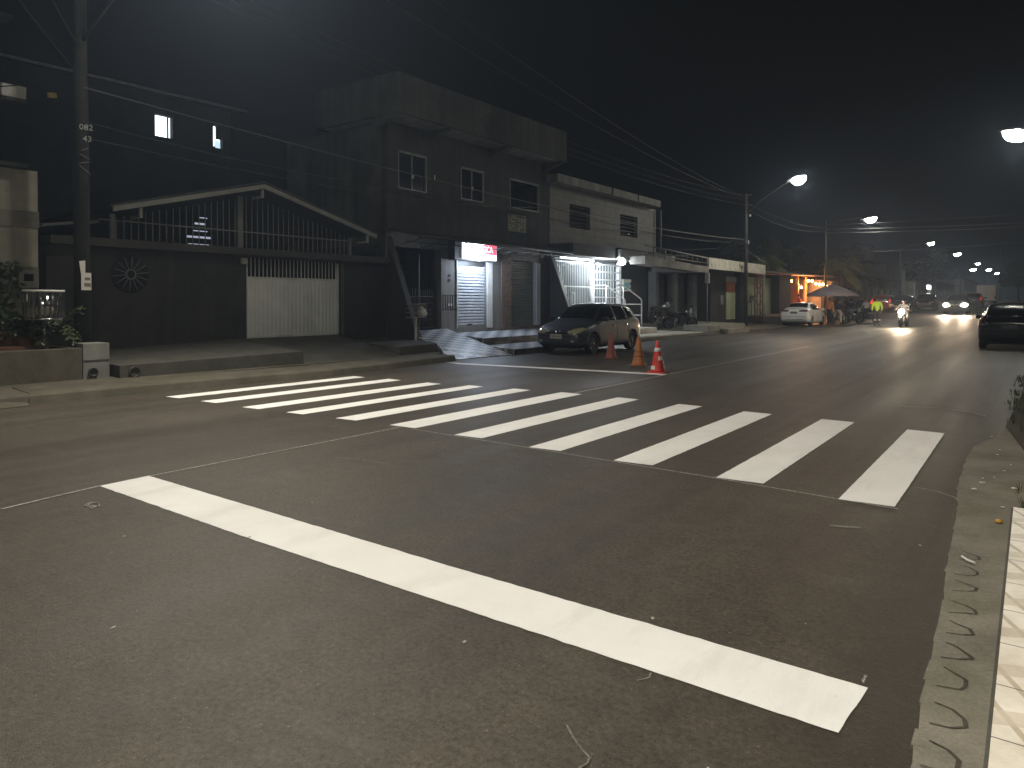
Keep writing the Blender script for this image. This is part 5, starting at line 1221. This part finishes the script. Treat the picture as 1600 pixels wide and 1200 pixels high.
MBLK = carpaint("moto_black", (.014, .014, .015), .3, .2); MGREY = carpaint("moto_grey", (.07, .07, .072), .3, .4); MRED = carpaint("moto_red", (.20, .02, .02), .3, .1)
moto('parked_motorcycle', 'dark grey motorcycle parked on the ramp in front of the square columns', MGREY, (-15.15, 33.0, .50), R(-12), .14)
moto('parked_motorcycle', 'low black motorcycle parked behind and right of the grey one', MBLK, (-14.15, 33.2, .21), R(-38), .14)
moto('oncoming_motorcycle', 'oncoming motorcycle with a glaring headlight and a rider', MBLK, (-6.2, 47.6, .07), R(174), 0, True)
gb = 'motorcycles gathered around the umbrella'
for k, (x, y, a, pt, lb) in enumerate(((-9.6, 50.6, 150, MBLK, 'black motorcycle under the umbrella edge with a bright rear plate, nearest the hi-vis figure'), (-10.3, 50.0, 165, MRED, 'dark red motorcycle parked beside the seated people, between two black ones'),
        (-8.9, 52.0, 140, MBLK, 'black motorcycle farthest right in the gathered bikes'), (-11.0, 51.3, 200, MBLK, 'black motorcycle just right of the white sedan'), (-10.0, 53.2, 170, MGREY, 'grey motorcycle at the back of the gathered bikes'))):
    m = moto('parked_motorcycle', lb, pt, (x, y, rise(y)), R(a+180 if k in (0, 2) else a), .12, False, gb, k in (0, 2))

# ---------------------------------------------------------------- people
SKINM = M("skin", (.22, .12, .08), .6, .08, 6); HAIRM = M("hair", (.015, .012, .010), .6, .2, 9)
def skinned(name, chains, mat, parent, root, sub=1):
    """chains: lists of (point, radius); points shared by name of position are welded"""
    bm = bmesh.new(); ids = {}; rad = {}
    def V(p, r):
        k = tuple(round(c, 4) for c in p)
        if k not in ids: ids[k] = bm.verts.new(p); rad[k] = r
        return ids[k]
    for ch in chains:
        for (p, r), (q, s) in zip(ch, ch[1:]):
            a, c = V(p, r), V(q, s)
            if a is not c and not bm.edges.get((a, c)): bm.edges.new((a, c))
    bm.verts.index_update(); keys = list(ids); me = bpy.data.meshes.new(name); bm.to_mesh(me); bm.free()
    o = bpy.data.objects.new(name, me); COL.objects.link(o); md = o.modifiers.new('k', 'SKIN'); md.use_smooth_shade = True
    for i, k in enumerate(keys):
        d = me.skin_vertices[0].data[i]; rr = rad[k]; d.radius = (rr if isinstance(rr, tuple) else (rr, rr)); d.use_root = (i == 0)
    s = o.modifiers.new('s', 'SUBSURF'); s.levels = s.render_levels = sub
    m2 = evald(o); bpy.data.objects.remove(o)
    for f in m2.polygons: f.use_smooth = True
    return link(name, m2, mat, parent)
def person(label, J, top, legs, loc, rz, group=None, shoes=None, helmet=None, hood=False, jacket_len=.0, stripe=None, skinm=None):
    """J: joints (hip centre, neck, head, per side: shoulder, elbow, wrist, hip, knee, ankle, toe)"""
    t = thing('person', label, 'person', (0, 0, 0), group); V = Vector; sk = skinm or SKINM
    J = {k: V(v) for k, v in J.items()}; pel, nk, hd = J['pelvis'], J['neck'], J['head']
    ch = pel.lerp(nk, .72); wa = pel.lerp(nk, .30)
    chains = [[(pel, .11), (wa, .105), (ch, .125), (nk, .055), (nk.lerp(hd, .55), .052), (hd, .088), (hd+(hd-nk).normalized()*.075, .072)]]
    for s in 'lr':
        sh, el, wr, hp, kn, an, to = (J[s+x] for x in ('sh', 'el', 'wr', 'hip', 'kn', 'an', 'to'))
        d = (wr-el).normalized(); palm = wr+d*.055; side = d.cross(V((0, 0, 1)))
        side = (side if side.length > .1 else V((1, 0, 0))).normalized(); nrm = d.cross(side).normalized()
        chains += [[(ch, .125), (sh, .06), (el, .043), (wr, .028), (palm, .034)], [(pel, .11), (hp, .088), (kn, .058), (an, .040), (to, .036)]]
        for i, (f, l) in enumerate(((-.028, .068), (-.009, .078), (.010, .073), (.027, .058))):
            b0 = palm+side*f+d*.03; chains.append([(palm, .034), (b0, .0095), (b0+d*l*.5+nrm*.012, .0088), (b0+d*l*.85+nrm*.032, .0075)])
        b0 = palm-side*.034-d*.01; chains.append([(palm, .034), (b0, .011), (b0-side*.018+d*.03+nrm*.01, .010), (b0-side*.02+d*.055+nrm*.02, .008)])
    skinned('body', chains, sk, t, pel)
    f = V(J.get('face', (0, 1, 0))).normalized(); upv = (hd-nk).normalized(); sd = f.cross(upv).normalized()
    if not helmet:
        b = MB()
        b.ball(hd+upv*.055-f*.018, (.092, .098, .088), 12, 8); b.build('hair', HAIRM, t)
    else:
        b = MB().ball(hd+upv*.03, (.135, .150, .140), 14, 10); hm = b.build('helmet', helmet, t); MB().ball(hd+upv*.015+f*.055, (.105, .10, .055), 12, 6).build('visor', GLASSD, hm)
    b = MB().ball(hd+f*.10-upv*.005, (.014, .02, .018), 6, 4)
    for s in (-1, 1): b.ball(hd+sd*s*.088-f*.0, (.014, .02, .03), 6, 4)
    if not helmet: b.build('nose_and_ears', sk, t); MB().ball(hd+f*.084+upv*.025+sd*.033, .011, 6, 4).ball(hd+f*.084+upv*.025-sd*.033, .011, 6, 4).build('eyes', INK, t); MB().ball(hd+f*.086-upv*.045, (.022, .008, .006), 6, 4).build('mouth', M("lips", (.20, .08, .07), .6), t)
    low = pel-V((0, 0, jacket_len)); cj = [[(low, .155), (wa, .14), (ch, .158), (nk.lerp(ch, .18), .075)]]
    for s in 'lr': cj.append([(ch, .158), (J[s+'sh'], .088), (J[s+'el'], .066), (J[s+'wr'].lerp(J[s+'el'], .08), .048)])
    jk = skinned('jacket', cj, top, t, pel)
    if stripe:
        MB().lathe([(.172, -.022), (.178, 0), (.172, .022)], tuple(wa-V((0, 0, .02))), 16).build('reflective_band', stripe, jk)
    cj = []
    for s in 'lr': cj += [[(pel, .132), (J[s+'hip'], .112), (J[s+'kn'], .080), (J[s+'an'].lerp(J[s+'kn'], .08), .064)]]
    skinned('trousers', cj, legs, t, pel)
    b = MB()
    for s in 'lr':
        a, o = J[s+'an'], J[s+'to']; dd = (o-a); dd.z = 0; dd = dd.normalized() if dd.length > .01 else V((0, 1, 0)); ang = math.atan2(dd.y, dd.x)-math.pi/2
        m = Matrix.Translation(V((a.x, a.y, a.z-.045))+dd*.07) @ Euler((0, 0, ang)).to_matrix().to_4x4()
        q = MB().ball((0, 0, 0), (.05, .14, .055), 12, 8)
        for v in q.bm.verts: v.co = m @ V((v.co.x, v.co.y, max(v.co.z, -.038)))
        for fc in q.bm.faces: b.face([v.co.copy() for v in fc.verts], True)
        q.bm.free()
    b.build('shoes', shoes or RUBBER, t)
    t.location = loc; t.rotation_euler = (0, 0, rz); return t
STAND = dict(pelvis=(0, 0, .95), neck=(0, .02, 1.47), head=(0, .04, 1.62), lsh=(-.19, .0, 1.42), lel=(-.27, -.03, 1.13), lwr=(-.26, .07, .88), rsh=(.19, 0, 1.42), rel=(.28, -.02, 1.14), rwr=(.27, .10, .90),
             lhip=(-.10, 0, .88), lkn=(-.11, .06, .49), lan=(-.11, -.02, .085), lto=(-.13, .12, .04), rhip=(.10, 0, .88), rkn=(.11, .02, .49), ran=(.13, -.10, .085), rto=(.15, .04, .04))
SIT = dict(STAND, pelvis=(0, 0, .86), neck=(0, .06, 1.36), head=(0, .10, 1.51), lsh=(-.19, .05, 1.31), lel=(-.26, .16, 1.06), lwr=(-.22, .36, .98), rsh=(.19, .05, 1.31), rel=(.26, .16, 1.06), rwr=(.2, .36, .96),
           lhip=(-.11, .04, .84), lkn=(-.20, .42, .66), lan=(-.20, .32, .30), lto=(-.20, .45, .25), rhip=(.11, .04, .84), rkn=(.20, .42, .66), ran=(.20, .32, .30), rto=(.20, .45, .25))
RIDE = dict(SIT, pelvis=(0, -.22, .88), neck=(0, .02, 1.38), head=(0, .08, 1.53), lsh=(-.20, .0, 1.33), lel=(-.33, .14, 1.12), lwr=(-.35, .27, 1.06), rsh=(.20, .0, 1.33), rel=(.33, .14, 1.12), rwr=(.35, .27, 1.06),
            lhip=(-.11, -.16, .86), lkn=(-.24, .20, .66), lan=(-.22, .0, .36), lto=(-.22, .13, .32), rhip=(.11, -.16, .86), rkn=(.24, .20, .66), ran=(.22, 0, .36), rto=(.22, .13, .32))
HIVIS = M("hi_vis_yellow", (.50, .72, .03), .7, .08, 6); REFL = M("reflective_tape", (.42, .42, .38), .4); DGREY = M("dark_cloth", (.05, .05, .052), .9, .2, 6); BLKC = M("black_cloth", (.02, .02, .022), .9, .2, 6); JEAN = M("jeans", (.10, .12, .16), .9, .2, 6); GREYC = M("grey_cloth", (.22, .21, .20), .9, .15, 6); PALE = M("pale_trousers", (.40, .37, .33), .9, .12, 6); ORNG = M("orange_shirt", (.50, .19, .07), .8, .1, 6); WHTC = M("white_cloth", (.55, .54, .52), .8, .1, 6)
pm = person('person in a hi-vis yellow jacket walking away along the road', STAND, HIVIS, DGREY, (-7.95, 49.6, rise(49.6)), R(12), jacket_len=.16, stripe=REFL)
for x in (-.11, .125): MB().lathe([(.074, .28), (.082, .30), (.082, .36), (.074, .38)], (x, .0 if x < 0 else -.05, 0), 12).build('leg_band', REFL, pm)
rd = person('rider in dark clothes and helmet on the oncoming motorcycle', RIDE, BLKC, DGREY, (-6.2, 47.6, .07), R(174), helmet=MBLK)
gp = 'people gathered under the umbrella'
person('person in an orange shirt standing just right of the white sedan', STAND, ORNG, BLKC, (-10.65, 49.2, rise(49.2)), R(150), gp)
person('person in pale trousers with one leg stretched out beside the orange shirt', dict(SIT, lkn=(-.20, .40, .70), lan=(-.24, .66, .10), lto=(-.24, .80, .05)), BLKC, PALE, (-10.3, 50.0, rise(50)), R(185), gp)
person('person in a dark shirt sitting on the black bike nearest the hi-vis figure', SIT, BLKC, JEAN, (-9.6, 50.7, rise(50.7)), R(150), gp)
person('person in a grey shirt standing behind the gathered bikes', STAND, GREYC, BLKC, (-10.15, 52.0, rise(52)), R(120), gp)
person('person in a white shirt sitting on the bike farthest right', SIT, WHTC, BLKC, (-8.95, 52.0, rise(52)), R(140), gp)
person('person in black standing at the back right under the umbrella', STAND, BLKC, BLKC, (-9.5, 53.0, rise(53)), R(200), gp)
person('person in a reddish shirt standing at the bar counter', STAND, M("red_shirt", (.35, .06, .05), .8), BLKC, (-15.2, 59.5, .45), R(90))

# ---------------------------------------------------------------- umbrella and chairs-free stall
u = thing('market_umbrella', 'large pale mauve market umbrella over the gathered people', 'umbrella', (-10.8, 50.6, rise(50.6)))
ux, uy, uz = -10.8, 50.6, rise(50.6); b = MB(); n = 8; top = Vector((ux, uy, uz+2.62)); rim = []
for k in range(n*2):
    a = math.pi*k/n; rr = 1.62 if k % 2 == 0 else 1.53; rim.append(Vector((ux+rr*math.cos(a), uy+rr*math.sin(a), uz+(1.93 if k % 2 == 0 else 1.98))))
for k in range(n*2):
    p, q = rim[k], rim[(k+1) % (2*n)]; mp, mq = top.lerp(p, .5)+Vector((0, 0, .05)), top.lerp(q, .5)+Vector((0, 0, .05))
    b.face([top, mp, mq], True); b.face([mp, p, q, mq], True); b.face([p, q, q-Vector((0, 0, .14)), p-Vector((0, 0, .14))])
o = b.build('canopy', M("umbrella_cloth", (.30, .26, .28), .85, .12, 3, dirt=(.22, .18, .19)), u); md = o.modifiers.new('t', 'SOLIDIFY'); md.thickness = .012
MB().tube([(ux, uy, uz), (ux, uy, uz+2.7)], .03, 8).build('pole', STEEL, u)
b = MB()
for k in range(n): a = 2*math.pi*k/n; b.tube([top-Vector((0, 0, .06)), rim[2*k]-Vector((0, 0, .03))], .012, 5)
b.build('ribs', DARKM, u); MB().lathe([(0, 0), (.3, 0), (.3, .08), (.05, .12), (0, .12)], (ux, uy, uz), 16).build('base', CONCD, u)
tb = thing('food_stall', 'small pale stall table with a board under the umbrella', 'stall', (-11.0, 51.6, rise(51.6))); zz = rise(51.6)
MB().box(-11.5, -10.6, 51.5, 52.2, zz+.78, zz+.84).build('table_top', PALE, tb); MB().box(-11.4, -10.7, 52.15, 52.2, zz+.85, zz+1.5).build('back_board', M("board_tan", (.34, .27, .18), .8), tb)
for x in (-11.45, -10.68):
    for y in (51.55, 52.12): MB().box(x, x+.05, y, y+.05, zz, zz+.78).build('leg', STEEL, tb)

# ---------------------------------------------------------------- traffic cones
def cone(label, x, y, col, h, r, bands, base, patches=()):
    t = thing('traffic_cone', label, 'traffic cone', (x, y, 0), 'traffic cones by the far stop line')
    if base == 'square': MB().box(x-r*1.25, x+r*1.25, y-r*1.25, y+r*1.25, .002, .03).build('base', col, t, bevel=.008)
    else: MB().lathe([(0, .002), (r*1.25, .002), (r*1.27, .02), (r*1.1, .032), (0, .032)], (x, y, 0), 24).build('base', col, t)
    def rad(z): return r+(r*.20-r)*z/h
    prof = [(r*1.02, .03)]+[(rad(z), z) for z in (.06, .12, .2, .3, .4, .5, .6) if z < h-.02]+[(rad(h), h), (rad(h)*.7, h+.008), (rad(h)*.6, h-.05), (0, h-.05)]
    MB().lathe(prof, (x, y, 0), 28).build('body', col, t)
    for z0, z1, m in bands: MB().lathe([(rad(z0)-.003, z0), (rad(z0)+.004, z0), (rad(z1)+.004, z1), (rad(z1)-.003, z1)], (x, y, 0), 28).build('band', m, t)
    for z0, z1, a0, a1, m in patches:
        b = MB(); k = 8
        for i in range(k):
            A, B = R(a0+(a1-a0)*i/k), R(a0+(a1-a0)*(i+1)/k)
            b.face([(x+(rad(z)+.005)*math.cos(a), y+(rad(z)+.005)*math.sin(a), z) for z, a in ((z0, A), (z0, B), (z1, B), (z1, A))])
        b.build('sticker', m, t)
    return t
CRED = M("cone_red", (.46, .035, .03), .5, .12, 5); CFAD = M("cone_faded_red", (.32, .095, .075), .6, .15, 4); COR = M("cone_orange", (.42, .15, .05), .6, .2, 4, dirt=(.28, .11, .05)); CBAND = M("cone_white", (.60, .56, .52), .5, .1, 8)
cone('faded plain red traffic cone beside the grey hatchback, leftmost of the three', -9.38, 17.32, CFAD, .70, .15, (), 'round')
cone('worn orange traffic cone between the two red ones', -7.78, 15.78, COR, .70, .165, ((.33, .345, DARKM), (.22, .235, DARKM)), 'round')
cone('bright red traffic cone with white stickers on the stop line end', -6.62, 14.36, CRED, .70, .16, ((.46, .55, CBAND),), 'square', ((.28, .37, -60, 10, CBAND), (.08, .16, -150, -90, CBAND)))

# ---------------------------------------------------------------- lights of lit lamps on the shop fronts
def point(parent, loc, w, col, r=.08):
    d = bpy.data.lights.new("lamp_light", 'POINT'); d.energy = w; d.color = col; d.shadow_soft_size = r
    o = bpy.data.objects.new("lamp_light", d); COL.objects.link(o); o.parent = parent; o.location = Vector(loc)-parent.location; return o
point(bpy.data.objects['tube_light'], (-17.6, 29.3, 3.1), 110, (.85, .94, 1), .15)
point(bpy.data.objects['flood_light'], (-15.15, 27.6, 3.2), 130, (.9, .96, 1))
point(bpy.data.objects['lit_sign'], (-15.50, 19.4, 3.0), 170, (.66, .80, 1), .25)
point(bpy.data.objects['string_lights'], (-15.6, 62.5, 2.95), 1000, (1, .36, .11), .2)

# ---------------------------------------------------------------- lens glare round the lamps imitated by added haze
def glow_haze(density, aniso):
    hz = MB().box(-206, 206, -63, 604, -1.2, 13.2)
    m = bpy.data.materials.new("glow_haze_volume"); m.use_nodes = True; nt = m.node_tree; nt.nodes.clear()
    out = nt.nodes.new("ShaderNodeOutputMaterial"); pv = nt.nodes.new("ShaderNodeVolumePrincipled")
    pv.inputs["Color"].default_value = (.58, .74, 1, 1); pv.inputs["Density"].default_value = density; pv.inputs["Anisotropy"].default_value = aniso
    nt.links.new(pv.outputs[0], out.inputs["Volume"])
    tag(hz.build('glow_haze', m), kind='stuff')
glow_haze(.0017, .45)
point(bpy.data.objects['tube_light'], (-15.4, 27.2, 3.38), 45, (.85, .94, 1), .15)  # added fill under the canopy to brighten the gate bars
